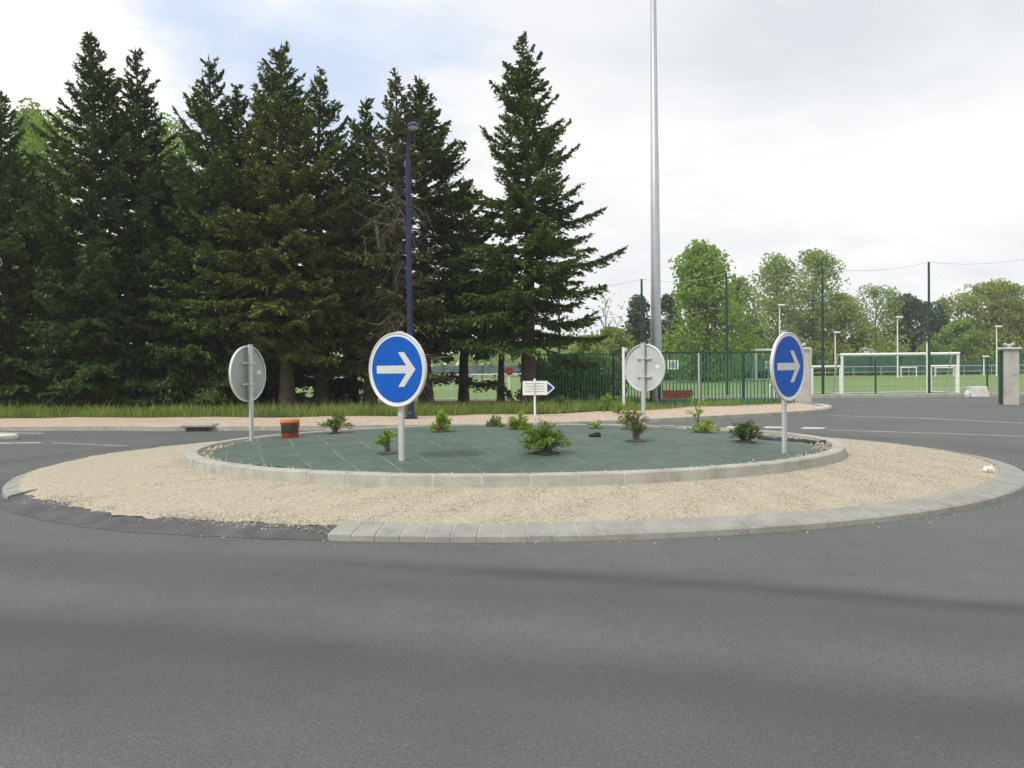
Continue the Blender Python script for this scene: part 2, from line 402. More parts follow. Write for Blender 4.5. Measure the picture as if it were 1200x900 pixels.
# gravel pavement behind the kerb, its kerb stones
pm = MB(); n = len(KLs)
vs = []; 
for (a, b) in zip(KLs, BLs):
    for t in (0, .33, .66, 1):
        vs.append((a[0] + (b[0] - a[0]) * t, a[1] + (b[1] - a[1]) * t, .10 + .05 * t + .015 * math.sin(a[0] * 1.7 + t * 3)))
fs = [(i * 4 + k, i * 4 + k + 1, i * 4 + k + 5, i * 4 + k + 4) for i in range(n - 1) for k in range(3)]
pm.add(vs, fs); tag(pm.build('pavement', M['path'], smooth=True), kind='structure')
km = MB()
def strip(mb, line, w0, w1, z0, z1, mi=0):     # vertical front face + top between offsets w0..w1 to the left normal
    L = [Vector((p[0], p[1], 0)) for p in line]; vs = []
    for i, p in enumerate(L):
        t = L[min(i + 1, len(L) - 1)] - L[max(i - 1, 0)]; t.normalize(); nn = Vector((-t.y, t.x, 0))
        a = p + nn * w0; b = p + nn * w1
        vs += [(a.x, a.y, z0), (a.x, a.y, z1 - .012), (a.x + nn.x * .015, a.y + nn.y * .015, z1), (b.x, b.y, z1), (b.x, b.y, z0)]
    fs = []
    for i in range(len(L) - 1):
        for k in range(4): fs.append((i * 5 + k, i * 5 + 5 + k, i * 5 + 6 + k, i * 5 + 1 + k))
    fs += [(0, 1, 2, 3, 4), tuple(len(vs) - 1 - k for k in range(5))]
    mb.add(vs, fs, mi)
strip(km, KLs, -.02, .14, -.02, .115)
tag(km.build('pavement_kerb', M['kerb']), kind='structure')
# verge under the spruces
vm = MB(); vs = []; fs = []
for i, b in enumerate(BLs[:75]):
    for j, (dy, z) in enumerate(((0, .146), (1.5, .20), (5, .26), (9.5, .2), (10.5, -.02))):
        vs.append((b[0], max(b[1] + dy, b[1]), z + .03 * math.sin(b[0] * .9 + dy)))
for i in range(74):
    for k in range(4): fs.append((i * 5 + k, i * 5 + 5 + k, i * 5 + 6 + k, i * 5 + 1 + k))
vm.add(vs, fs); tag(vm.build('verge', M['verge'], smooth=True), kind='structure')
# corner kerb nose by the gate
cm = MB()
strip(cm, smooth_line([(8.9, 29.75), (9.35, 30.5), (9.75, 31.4), (9.9, 33.0)], 6), -.05, .2, -.02, .135)
tag(cm.build('corner_kerb', M['mortar']), kind='structure')
# pitch, its edging, its lines, the service path
sheet('pitch', [(-75, 42.4), (95, 42.4), (95, 140), (-75, 140)], .0, M['pitch'])
em = MB(); em.box((10, 42.2, .05), (170, .3, .2), bev=.02)
tag(em.build('pitch_edging', M['kerb']), kind='structure')
sheet('service_path', [(-75, 38.8), (-.6, 38.8), (-.6, 42.0), (-75, 42.0)], -.004, M['asphalt'])
lm = MB()
def ground_strip(mb, pts, w, z, mi=0):
    L = [Vector((p[0], p[1], 0)) for p in pts]; vs = []
    for i, p in enumerate(L):
        t = L[min(i + 1, len(L) - 1)] - L[max(i - 1, 0)]; t.normalize(); nn = Vector((-t.y, t.x, 0)) * (w / 2)
        vs += [(p.x - nn.x, p.y - nn.y, z), (p.x + nn.x, p.y + nn.y, z)]
    mb.add(vs, [(2 * i, 2 * i + 2, 2 * i + 3, 2 * i + 1) for i in range(len(L) - 1)], mi)
ground_strip(lm, [(-60, 46), (80, 46)], .12, .004)
ground_strip(lm, [(-60, 110), (80, 110)], .2, .004)
ground_strip(lm, [(2, 58), (40, 58)], .12, .004)
ground_strip(lm, [(14, 46.1), (26, 57.9)], .12, .004)
ground_strip(lm, [(-20, 46.1), (-20, 109.9)], .12, .004)
tag(lm.build('pitch_lines', M['reflective']), kind='structure')

# painted road markings
wm = MB()
for (xa, ya, xb, yb) in ((765, 501, 789, 501.2), (812, 501.8, 834, 502), (852, 502.3, 866, 502.4), (896, 502.7, 919, 502.9), (940, 503.4, 966, 503.8), (700, 500, 712, 500.2)):
    ground_strip(wm, [gz(xa, ya - 1.8), gz(xb, yb - 1.8)], .58, .004)
ground_strip(wm, [gz(-60, 519), gz(0, 519.5), gz(48, 519)], .20, .004)
ground_strip(wm, [gz(-60, 507), gz(0, 507.2), gz(50, 508)], .16, .004)
tag(wm.build('road_markings', M['worn_white']), kind='structure')
fm = MB()
ground_strip(fm, [gz(970, 503.9), gz(1020, 505.5), gz(1100, 508), gz(1200, 511.5), gz(1300, 516)], .22, .004)
ground_strip(fm, [gz(975, 487), gz(1020, 488.5), gz(1075, 490), gz(1200, 496)], .26, .004)
ground_strip(fm, [gz(60, 519), gz(150, 523)], .15, .004)
tag(fm.build('faded_markings', M['faint']), kind='structure')
# splitter island that pokes in from the left
sp = MB(); c = gz(0, 515)
poly = [(c.x + .35, c.y + .1), (c.x + .15, c.y - .45), (c.x - .4, c.y - .75), (c.x - 9, c.y - 1.6), (c.x - 9, c.y + 1.2), (c.x - .4, c.y + .55), (c.x + .15, c.y + .4)]
sp.prism(poly, lambda a, b, d: (a, b, d), -.01, .10)
o = sp.build('splitter_island', M['block']); tag(o, kind='structure')
bv = o.modifiers.new('bevel', 'BEVEL'); bv.width = .03; bv.segments = 2

# ------------------------------------------------------------------ roundabout
C0 = Vector((.03, 15.0, 0))
RI, RO = 4.62, 6.74
A0, A1 = R(213.5), R(256.5)      # stretch of the outer kerb that is broken away
def pol(r, a, z): return (C0.x + r * math.cos(a), C0.y + r * math.sin(a), z)
def wob(a, k=1): return .5 * math.sin(a * 17 + 1) + .3 * math.sin(a * 41 + 2) + .35 * math.sin(a * 89 + k) + .25 * math.sin(a * 173 + 2 * k)
ap = MB(); nA = 720; vs = []; fs = []
for i in range(nA):
    a = 2 * math.pi * i / nA
    ro = 6.42
    if A0 < a < A1:
        ed = min(1, (A1 - a) / .3)
        ro = 6.42 + .11 * ed + .07 * wob(a) * ed
    gl = max(0, min(1, (a - R(118)) / .35)) if a <= A0 else 0
    if gl: ro = 6.42 + (.16 + .05 * wob(a)) * gl
    for k, t in enumerate((0, .2, .4, .6, .8, .94, 1)):
        r = 4.55 + (ro - 4.55) * t
        z = .205 - .105 * t + .002 * math.sin(a * 31 + k * 2) + .0015 * math.sin(a * 67 + k)
        if A0 < a < A1 and t > .9: z = (.10 if t < 1 else .066) + .010 * wob(a, 3)
        if gl: z += .022 * gl * t ** 2
        if gl and t == 1: z = .108 - (ro - 6.42) * .175
        vs.append(pol(r, a, z))
K = 7
for i in range(nA):
    j = (i + 1) % nA
    for k in range(K - 1): fs.append((i * K + k, i * K + k + 1, j * K + k + 1, j * K + k))
ap.add(vs, fs); tag(ap.build('roundabout_apron', M['gravel'], smooth=True), kind='structure')
# ring kerbs: separate stones on a mortar bed
def ring_kerb(name, prof, a0, a1, step, mat, seed):
    ri_ = seed == 1; rd = random.Random(seed); mb = MB(); a = a0; npf = len(prof)
    while a < a1 - 1e-6:
        b = min(a + (step if ri_ or a > a0 + .36 else .031) * rd.uniform(.96, 1.04), a1)
        g = .0020 if ri_ else .0016; dz = rd.uniform(-.002, .002); dr = rd.uniform(-.003, .003)
        vs = []; ns = 4
        for i in range(ns + 1):
            t = a + g + (b - a - 2 * g) * i / ns
            for r, z in prof: vs.append(pol(r + dr, t, z + dz))
        fs = [(i * npf + k, i * npf + (k + 1) % npf, (i + 1) * npf + (k + 1) % npf, (i + 1) * npf + k) for i in range(ns) for k in range(npf)]
        fs += [tuple(range(npf)), tuple(range(len(vs) - 1, len(vs) - 1 - npf, -1))]
        mb.add(vs, fs, 0); a = b
    # mortar bed, recessed
    cr = sum(p[0] for p in prof) / npf; cz = sum(p[1] for p in prof) / npf
    pr = [(cr + (r - cr) * .955 if r > cr else r + .015, z - (.0045 if z > cz else 0)) for r, z in prof]
    m = int((a1 - a0) / .02); vs = []
    for i in range(m + 1):
        t = a0 + (a1 - a0) * i / m
        for r, z in pr: vs.append(pol(r, t, z))
    fs = [(i * npf + k, i * npf + (k + 1) % npf, (i + 1) * npf + (k + 1) % npf, (i + 1) * npf + k) for i in range(m) for k in range(npf)]
    mb.add(vs, fs, 1)
    return tag(mb.build(name, [mat, M['mortar'] if seed == 1 else M['mortar_grey']]), kind='structure')
ring_kerb('island_kerb', [(4.64, .10), (4.615, .31), (4.60, .325), (4.45, .325), (4.44, .10)], 0, 2 * math.pi, .108, M['kerb'], 1)
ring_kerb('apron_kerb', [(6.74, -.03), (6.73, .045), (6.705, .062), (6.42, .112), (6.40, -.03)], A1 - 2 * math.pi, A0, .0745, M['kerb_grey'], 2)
# asphalt patch that fills the broken stretch
pt = MB(); vs = []; m = 260
for i in range(m + 1):
    a = A0 - .01 + (A1 - A0 + .012) * i / m
    u = i / m; ed = min(1, u / .06, 1)
    ri = 6.38 + .02 * wob(a, 5)
    ro = 6.78 + .16 * math.sin(math.pi * min(1, u * 1.25)) ** .7 * ed + .035 * wob(a * .7, 4)
    for k, (t, z) in enumerate(((0, .078), (.3, .068), (.55, .045), (.8, .018), (1, .003))):
        vs.append(pol(ri + (ro - ri) * t, a, z + (.006 * wob(a * 1.3, k) if 0 < k < 4 else 0)))
fs = [(i * 5 + k, i * 5 + k + 1, i * 5 + 6 + k, i * 5 + 5 + k) for i in range(m) for k in range(4)]
pt.add(vs, fs); tag(pt.build('asphalt_patch', M['patch'], smooth=True), kind='structure')

def dome(x, y):
    r = math.hypot(x - C0.x, y - C0.y); t = max(0, 1 - (r / 4.42) ** 2)
    return .285 + (.185 - .012 * (x - C0.x)) * t ** .8 + .010 * math.sin(x * 2.1 + .6 * y) * t + .008 * math.sin(y * 3.3 - x) * t
im = MB(); vs = [(C0.x, C0.y, dome(C0.x, C0.y))]; nA, nR = 240, 40
for i in range(nA):
    a = 2 * math.pi * i / nA
    for k in range(1, nR + 1):
        rmax = 4.30 + .05 * math.sin(a * 9) + .03 * math.sin(a * 23 + 1) - (.22 * math.exp(-((a - .35) / .22) ** 2)) - (.15 * math.exp(-((a - 2.9) / .25) ** 2))
        r = rmax * k / nR; x, y = C0.x + r * math.cos(a), C0.y + r * math.sin(a)
        vs.append((x, y, dome(x, y) + (.0 if k < nR else -.015)))
fs = [(0, 1 + i * nR, 1 + ((i + 1) % nA) * nR) for i in range(nA)]
for i in range(nA):
    j = (i + 1) % nA
    for k in range(nR - 1): fs.append((1 + i * nR + k, 2 + i * nR + k, 2 + j * nR + k, 1 + j * nR + k))
im.add(vs, fs); tag(im.build('planting_fabric', M['fabric'], smooth=True), kind='structure')
ig = MB(); vs = [pol(r, 2 * math.pi * i / 120, z) for i in range(120) for r, z in ((3.9, .262), (4.46, .272))]
ig.add(vs, [(2 * i, 2 * i + 1, (2 * i + 3) % 240, (2 * i + 2) % 240) for i in range(120)])
tag(ig.build('stone_margin', M['loose']), kind='structure')
def isl(px, py):                    # point on the island fabric seen at a pixel
    z = .35
    for _ in range(12):
        p = gz(px, py, z); z = .5 * z + .5 * dome(p.x, p.y)
    p = gz(px, py, z); return Vector((p.x, p.y, dome(p.x, p.y)))
# loose pebbles: on the broken edge and in the stone margin (uncountable)
def pebbles(name, pts, smin, smax, mat):
    rg = np.random.default_rng(5); P = np.array(pts); n = len(P)
    sz = rg.uniform(smin, smax, n)[:, None]; q = rg.uniform(.7, 1.2, (n, 6)) * sz
    a = rg.uniform(0, 3, n); ca, sa, o = np.cos(a), np.sin(a), np.zeros(n)
    ex = np.stack([ca, sa, o], 1); ey = np.stack([-sa, ca, o], 1); ez = np.array([[0, 0, 1.0]])
    V = np.stack([P + ex * q[:, :1], P + ey * q[:, 1:2], P - ex * q[:, 2:3], P - ey * q[:, 3:4], P + ez * q[:, 4:5] * 1.15 + ex * sz * .25, P - ez * q[:, 5:] * .4], 1).reshape(-1, 3)
    f = np.array([(0, 1, 4), (1, 2, 4), (2, 3, 4), (3, 0, 4), (1, 0, 5), (2, 1, 5), (3, 2, 5), (0, 3, 5)])
    Fi = (np.arange(n)[:, None, None] * 6 + f[None]).reshape(-1)
    me = bpy.data.meshes.new(name); me.vertices.add(len(V)); me.vertices.foreach_set('co', V.astype(np.float32).ravel())
    me.loops.add(len(Fi)); me.loops.foreach_set('vertex_index', Fi.astype(np.int32))
    me.polygons.add(n * 8); me.polygons.foreach_set('loop_start', np.arange(0, n * 24, 3, dtype=np.int32))
    me.materials.append(mat); me.update(calc_edges=True)
    return tag(link(name, me), kind='stuff')
def stone_mat(name, cols):
    m, nt, b = new_mat(name); g = N(nt, 'ShaderNodeNewGeometry')
    nt.links.new(ramp(nt, g.outputs['Random Per Island'], [(i / (len(cols) - 1), c) for i, c in enumerate(cols)]), b.inputs['Base Color'])
    b.inputs['Roughness'].default_value = .85; b.inputs['Specular IOR Level'].default_value = .25; return m
M['pebble'] = stone_mat('pebble', ((.31, .27, .205), (.41, .36, .275), (.475, .425, .33), (.54, .495, .40), (.62, .59, .51)))
pp = []
for _ in range(1500):
    a = A0 + (A1 - A0) * random.random(); r = random.gauss(6.47, .08)
    pp.append(pol(r, a, .094 - max(0, (r - 6.40)) * .22))
for _ in range(500):
    a = random.uniform(0, 2 * math.pi); pp.append(pol(random.gauss(6.85, .10), a, .006))
for _ in range(60000):
    a = random.uniform(0, 2 * math.pi); r = random.uniform(4.66, 6.41 + (.08 if A0 + .1 < a < A1 - .2 else 0)) if random.random() < .9 else random.uniform(5.6, 6.35)
    pp.append(pol(r, a, .205 - .105 * (r - 4.55) / 1.87))
pebbles('loose_gravel', pp, .004, .010, M['pebble'])
pp = [pol(random.uniform(4.15, 4.43), random.uniform(0, 2 * math.pi), .283) for _ in range(1300)]
pebbles('margin_stones', pp, .012, .035, M['loose'])

# ------------------------------------------------------------------ roundabout signs
RS = .425
def disc(mb, r0, r1, fn, d0, d1, n=64, mi=0):
    mb.prism([(r1 * math.cos(2 * math.pi * k / n), r1 * math.sin(2 * math.pi * k / n)) for k in range(n)], fn, d0, d1, mi)
def round_sign(px, pby, depth, az, ctr_y, top_y, label, front, base=None):
    """az: azimuth of the blue face's normal, measured from -Y towards +X"""
    b = gx(px, depth); b.z = dome(b.x, b.y) - .03
    zc = at(px, ctr_y, depth).z - b.z; zt = at(px, top_y, depth).z - b.z
    t = thing('roundabout_sign', label, 'road sign', b, az, 'round arrow signs on the roundabout')
    # local frame: face looks to -Y
    po = MB(); w, dp = .072, .040
    po.box((0, .062, zt / 2), (w, dp, zt), bev=.006)
    po.build('post', M['galv'], t)
    cp = MB(); cp.box((0, .062, zt + .006), (w + .006, dp + .006, .014), bev=.003); cp.build('post_cap', M['galv'], t)
    fn = lambda a, bb, d: (a, d, zc + bb)
    pn = MB(); nn = 72
    prof = [(RS - .030, -.002), (RS - .012, -.012), (RS - .002, -.010), (RS, 0), (RS, .022), (RS - .008, .028), (RS - .02, .026), (RS - .022, .004)]
    vs = []
    for k in range(nn):
        an = 2 * math.pi * k / nn
        for r, d in prof: vs.append(fn(r * math.cos(an), r * math.sin(an), d))
    kk = len(prof)
    fs = [(k * kk + i, k * kk + i + 1, ((k + 1) % nn) * kk + i + 1, ((k + 1) % nn) * kk + i) for k in range(nn) for i in range(kk - 1)]
    pn.add(vs, fs); pn.build('rim', M['rim'], t, smooth=True)
    bk = MB(); disc(bk, 0, RS - .018, fn, -.001, .006, 72)
    bk.build('sign_panel', M['alu_shaded'] if px < 300 else M['alu_back'], t)
    wf = MB(); disc(wf, 0, RS - .028, fn, -.0035, -.0012, 72); wf.build('white_border', M['reflective'], t)
    bf = MB(); disc(bf, 0, RS * .88, fn, -.0065, -.004, 72); bf.build('blue_face', M['sign_blue'], t)
    ar = MB(); s = RS
    ar.prism([(a * s, c * s) for a, c in ((-.70, .105), (.34, .105), (.06, .46), (.265, .46), (.66, 0), (.265, -.46), (.06, -.46), (.34, -.105), (-.70, -.105))], fn, -.0095, -.007)
    ar.build('arrow', M['arrow'], t)
    for dz in (.16, -.16):
        br = MB(); br.box((0, .024, zc + dz), (.30, .030, .030), bev=.004); br.box((0, .062, zc + dz), (w + .02, dp + .02, .028), bev=.004)
        br.build('bracket', M['galv'], t)
    if not front:
        st = MB(); st.box((-.27, .0075, zc + .02), (.075, .002, .05)); st.build('sticker', M['white'], t)
    return t
round_sign(291.5, 520, 15.5, R(14.4 + 52 + 180), 438, 405, 'round sign at the far left of the island, its grey back towards the viewer', False)
round_sign(467, 544, 11.6, R(6.2 - 41), 433, 389.5, 'round blue sign with white arrow, front of the island, turned a little to the left', True)
round_sign(756.5, 490, 18.2, R(-7.2 - 33 + 180), 431, 402.5, 'round sign at the back of the island, pale grey back with two short brackets', False)
round_sign(925, 532, 12.6, R(-14.9 + 62), 429.5, 388.5, 'round blue sign with white arrow, at the right end of the island, turned strongly sideways', True)

# ------------------------------------------------------------------ island plants and litter
def shrub(px, py, w, h, mat, label, nst=26, leaf=.05, lean=0, seed=0, upright=.5, narrow=.32, lpn=9, stems_mat='bark_pale', pos=None):
    b = pos if pos is not None else isl(px, py); d = b.y
    W, H = w / F * d * (.92 if pos is None else 1), h / F * d * (.92 if pos is None else 1); leaf *= .85
    rg = np.random.default_rng(seed + 100); t = thing('shrub', label, 'shrub', b, 0, 'shrubs planted on the roundabout')
    st = MB(); P, D = [], []
    for i in range(nst):
        az = rg.uniform(0, 2 * math.pi); out = rg.uniform(.15, 1.15) ** .8; L = rg.uniform(.45, 1.12)
        tip = np.array([math.cos(az) * out * W / 2 + lean * W, math.sin(az) * out * W / 2, H * L * max(.12, 1 - upright * 1.3 * out ** 2)])
        midp = tip * np.array([.38, .38, .95]) + np.array([0, 0, .12 * H])
        base = np.array([rg.uniform(-.03, .03), rg.uniform(-.03, .03), -.02])
        pts = []
        for s in np.linspace(0, 1, 6): pts.append(base * (1 - s) ** 2 + 2 * midp * s * (1 - s) + tip * s * s)
        st.tube(pts, [.006 * (1 - .7 * k / 5) for k in range(6)], 4)
        pts = np.array(pts); m = int(lpn * 3.6)
        s = rg.uniform(.25, 1, m); k = np.minimum((s * 5).astype(int), 4); fr = (s * 5 - k)[:, None]
        p = pts[k] * (1 - fr) + pts[k + 1] * fr; dr = pts[k + 1] - pts[k]
        P.append(p + rg.normal(0, .012, (m, 3))); D.append(norm(dr) * .7 + rg.normal(0, .55, (m, 3)))
    st.build('stems', M[stems_mat], t)
    if pos is None:
        so_ = MB(); k_ = 14; rr_ = .10 + .12 * W
        ring = [(rr_ * rg.uniform(.6, 1.3) * math.cos(2 * math.pi * q / k_), rr_ * rg.uniform(.6, 1.3) * math.sin(2 * math.pi * q / k_)) for q in range(k_)]
        so_.add([(0, 0, .03)] + [(x, y, dome(b.x + x, b.y + y) - b.z + .007) for x, y in ring], [(0, 1 + q, 1 + (q + 1) % k_) for q in range(k_)])
        so_.build('soil', M['soil'], t)
    P = np.concatenate(P); D = norm(np.concatenate(D)); n = len(P)
    P = P + D * leaf * .5; P[:, 2] = np.maximum(P[:, 2], -.01)
    quads_mesh('leaves', rhombi(P, D, rg.normal(0, 1, (n, 3)) + [0, 0, 1.2], rg.uniform(.6, 1.4, n) * leaf, rg.uniform(.7, 1.3, n) * leaf * narrow * .8), M[mat], t)
    return t
shrub(393, 508, 38, 27, 'shrub_dark', 'dark spiky green shrub beside the orange bucket', 22, .09, 0, 1, .3, .28, 8)
shrub(455, 531, 30, 34, 'shrub_bright', 'thin yellow-green shrub just left of the front sign post', 12, .07, -.1, 2, .3, .4, 7)
shrub(516, 506, 30, 24, 'shrub_bright', 'small bright green shrub right of the front sign, by the pale path', 24, .085, 0, 3, .4, .35)
shrub(581, 500, 24, 12, 'shrub_mid', 'lowest small green tuft just left of the arrow board post', 16, .08, 0, 4, .6, .35)
shrub(608, 503, 34, 19, 'shrub_bright', 'low bright green shrub in front of the arrow board post', 26, .08, 0, 5, .6, .35)
shrub(638, 531, 70, 40, 'shrub_mid', 'largest sprawling green shrub in the middle of the fabric', 60, .075, 0, 6, .45, .30, 10)
shrub(698, 502, 24, 12, 'shrub_bright', 'tiny yellow sprout between the large shrub and the grey-backed sign', 7, .06, 0, 7, .5, .4, 5)
shrub(746, 517, 40, 36, 'shrub_red', 'upright reddish shrub in front of the grey-backed sign post', 30, .06, .0, 8, .1, .4, 7)
shrub(826, 507, 52, 18, 'shrub_bright', 'low pale green spreading shrub behind the dashed line side of the island', 18, .075, .05, 9, .6, .38, 7)
shrub(873, 518, 42, 26, 'shrub_dark', 'round dark olive shrub left of the right-hand blue sign', 34, .06, 0, 10, .35, .45, 11)
t = shrub(818, 501, 26, 34, 'shrub_bright', 'tall thin leggy sapling with a leafy top in front of the gate', 5, .08, -.1, 12, 0, .5, 7)
t = shrub(735, 503, 20, 20, 'shrub_bright', 'small loose yellow-green sprig left of the reddish shrub', 8, .07, -.1, 14, .2, .4, 5)

b = isl(340, 513)
t = thing('bucket', 'orange and red plastic bucket with a dark label at the left rear of the island', 'bucket', b - Vector((0, 0, .01)), .5)
k = MB()
def lathe(mb, prof, n=28, mi=0, cap=(True, True)):
    vs = [(r * math.cos(2 * math.pi * i / n), r * math.sin(2 * math.pi * i / n), z) for r, z in prof for i in range(n)]
    fs = [(j * n + i, j * n + (i + 1) % n, (j + 1) * n + (i + 1) % n, (j + 1) * n + i) for j in range(len(prof) - 1) for i in range(n)]
    if cap[0]: fs.append(tuple(range(n - 1, -1, -1)))
    if cap[1]: fs.append(tuple(range((len(prof) - 1) * n, len(prof) * n)))
    mb.add(vs, fs, mi)
lathe(k, [(.118, 0), (.124, .01), (.136, .26), (.130, .26), (.118, .02)]); k.build('body', M['orange'], t, True)
k = MB(); lathe(k, [(.137, .235), (.144, .24), (.144, .272), (.137, .285), (.06, .29)]); k.build('lid', M['rim_or'], t, True)
k = MB(); vs = []
for i in range(13):
    a = R(-175 + 10 * i)
    for z in (.085, .215): vs.append(((.1275 + z * .04 + .003) * math.cos(a), (.1275 + z * .04 + .003) * math.sin(a), z))
k.add(vs, [(2 * i, 2 * i + 2, 2 * i + 3, 2 * i + 1) for i in range(12)]); k.build('label', M['label_dark'], t, True)
k = MB(); k.tube([(.145 * math.cos(a), .145 * math.sin(a) - .0, .24 - .13 * math.sin((a + .4) * 1.0)) for a in np.linspace(-.4, 2.74, 14)], .004, 6); k.build('handle', M['galv'], t, True)

def torn(px, py, w, dpt, label, seed):
    b = isl(px, py); rd = random.Random(seed); mb = MB(); n = 26
    top = []
    for i in range(n):
        u = i / (n - 1) - .5
        top.append((u * w, .5 * dpt * (1 - 4 * u * u) ** .5 * rd.uniform(.5, 1.2) + .02 if abs(u) < .499 else .01))
    bot = [(x, -.4 * y * rd.uniform(.5, 1.2)) for x, y in top]
    vs = []; fs = []
    for (a, b1), (c_, d_) in zip(top, bot):
        hz = rd.uniform(.01, .05)
        for (x, y, z) in ((a, b1, .008), (a, b1 * .4, hz), (c_, d_ * .4, hz * .8), (c_, d_, .006)):
            zz = dome(b.x + x, b.y + y) - b.z
            vs.append((x, y, zz + z))
    for i in range(n - 1):
        for q in range(3): fs.append((i * 4 + q, i * 4 + q + 1, i * 4 + q + 5, i * 4 + q + 4))
    mb.add(vs, fs); o = mb.build('torn_sheet', M['black']); o.location = b
    return tag(o, label, 'plastic sheet')
torn(930, 517, 1.0, .5, 'torn black plastic sheet lying behind the right-hand blue sign post', 1)
b = isl(697, 512); k = MB(); k.box((0, 0, .02), (.16, .09, .045), .2, bev=.012); k.box((.03, .01, .05), (.09, .06, .02), .5, bev=.008)
o = k.build('debris', M['black']); o.location = b; tag(o, 'small black scrap of debris lying in the open middle of the fabric', 'debris')
b = gz(1158, 553, .115); k = MB(); k.tube([(-.05, 0, .01), (-.02, .01, .035), (.03, 0, .04), (.06, -.01, .012)], [.02, .04, .04, .02], 7)
o = k.build('white_stone', M['white'], smooth=True); o.location = b; tag(o, 'single white stone lying on the gravel at the right end', 'stone')

# storm drain in the far kerb
b = gx(235, 24.0); b.y = 23.78
t = thing('storm_drain', 'dark storm drain mouth under a slab in the far kerb left of the roundabout', 'drain', (b.x, b.y, 0))
k = MB(); k.box((0, .17, .13), (.75, .5, .07), bev=.015); k.build('cover_slab', M['kerb'], t)
k = MB(); k.box((0, -.05, .045), (.5, .04, .085)); k.build('mouth_shade', M['black'], t)  # solid black block stands in for the shade inside the drain mouth

# ------------------------------------------------------------------ street lamp, mast, board, posts
b = gx(481.5, 26.2, .14)
t = thing('street_lamp', 'tall blue street lamp with curved top in front of the spruces', 'street lamp', b)
zt = at(480, 186, 26.2).z - b.z; zh = at(486, 152, 26.2).z - b.z
k = MB(); k.tube([(0, 0, 0), (0, 0, zt * .35), (0, 0, zt * .351), (0, 0, zt)], [.085, .08, .072, .068], 14); k.build('pole', M['lamp_blue'], t, True)
k = MB(); k.box((0, 0, .015), (.34, .34, .03), bev=.008); lathe(k, [(.11, .03), (.11, .12), (.088, .16)], 14); k.build('base_plate', M['lamp_blue'], t)
k = MB(); k.tube([(0, 0, zt), (.01, -.02, zt + .3), (.035, -.05, zt + .5), (.08, -.1, zh - .08), (.16, -.2, zh)], [.045, .042, .04, .038, .036], 10); k.build('arm', M['lamp_blue'], t, True)
k = MB(); lathe(k, [(.02, .13), (.09, .12), (.17, .06), (.20, 0), (.195, -.03)], 20); k.v = [(x * .78 + .18, y * 1.3 - .34, z * .85 + zh) for x, y, z in k.v]; k.build('lamp_head', M['lamp_blue'], t, True)
k = MB(); lathe(k, [(.17, -.03), (.15, -.07), (.08, -.10), (.02, -.105)], 20); k.v = [(x * .78 + .18, y * 1.3 - .34, z * .85 + zh) for x, y, z in k.v]; k.build('diffuser', M['lamp_glass'], t, True)

b = gx(769.5, 35.0)
t = thing('floodlight_mast', 'very tall grey steel mast rising out of the top of the view', 'mast', b)
k = MB(); k.tube([(0, 0, 0), (0, 0, 3.0), (0, 0, 3.01), (0, 0, 9), (0, 0, 9.01), (0, 0, 18)], [.20, .185, .175, .135, .128, .075], 16); k.build('mast_pole', M['mast'], t, True)
k = MB(); lathe(k, [(.30, 0), (.30, .04), (.21, .05), (.2, .25)], 16); k.build('base_flange', M['mast'], t)
k = MB(); k.box((0, -.19, 1.0), (.12, .03, .5), bev=.01); k.build('inspection_hatch', M['mast'], t)
k = MB(); k.box((0, 0, 17.9), (2.4, .1, .1)); 
for i in range(4): k.box((-.9 + .6 * i, -.15, 18.1), (.42, .2, .34), bev=.03)
k.build('floodlights', M['mast'], t)

b = gx(627, 26.6, .14)
t = thing('direction_sign', 'small white arrow-shaped direction board with a blue tip on a thin post', 'direction sign', b)
z0, z1 = at(620, 463, 26.6).z - b.z, at(620, 446.5, 26.6).z - b.z
xa, xb, xc = (at(612.5, 455, 26.6).x - b.x), (at(641, 455, 26.6).x - b.x), (at(650.5, 455, 26.6).x - b.x)
zm = (z0 + z1) / 2
fn = lambda a, c, d: (a, d, c)
k = MB(); k.tube([(0, .05, 0), (0, .05, z1 + .06)], .03, 10); k.build('post', M['white'], t, True)
k = MB(); k.prism([(xa, z0), (xb, z0), (xc, zm), (xb, z1), (xa, z1)], fn, -.012, .012); k.build('board', M['white'], t)
k = MB(); q = .035; k.prism([(xb + .005, z0 + q + .02), (xc - q * 1.3, zm), (xb + .005, z1 - q - .02)], fn, -.0155, -.0125); k.build('arrow_tip', M['tip_blue'], t)
rd = random.Random(4)
for row in range(4):
    zz = z1 - .07 - row * (z1 - z0 - .12) / 3.6; x = xa + .06; k = MB(); up_, dn_ = [], []
    while x < xb - .06:
        hh = rd.uniform(.006, .012); up_.append((x, zz + hh)); dn_.append((x, zz - hh)); x += .02
    k.prism(dn_ + up_[::-1], fn, -.0145, -.0125); k.build('lettering', M['ink'], t)
k = MB(); k.box((0, -.004, zm), (.055, .05, .31), bev=.006); k.build('clamp', M['galv'], t)

b = gx(731, 29.5, .14); zt = at(731, 407, 29.5).z - b.z
t = thing('white_post', 'slim white post standing left of the grey-backed sign', 'post', b)
k = MB(); k.box((0, 0, zt / 2), (.075, .075, zt), bev=.01); k.build('post', M['white'], t)
k = MB(); k.box((.075, 0, zt - .07), (.09, .05, .11), bev=.01); k.build('hinge', M['galv'], t)
k = MB(); k.box((.05, 0, zt - .9), (.08, .05, .06), bev=.01); k.build('hinge', M['galv'], t)

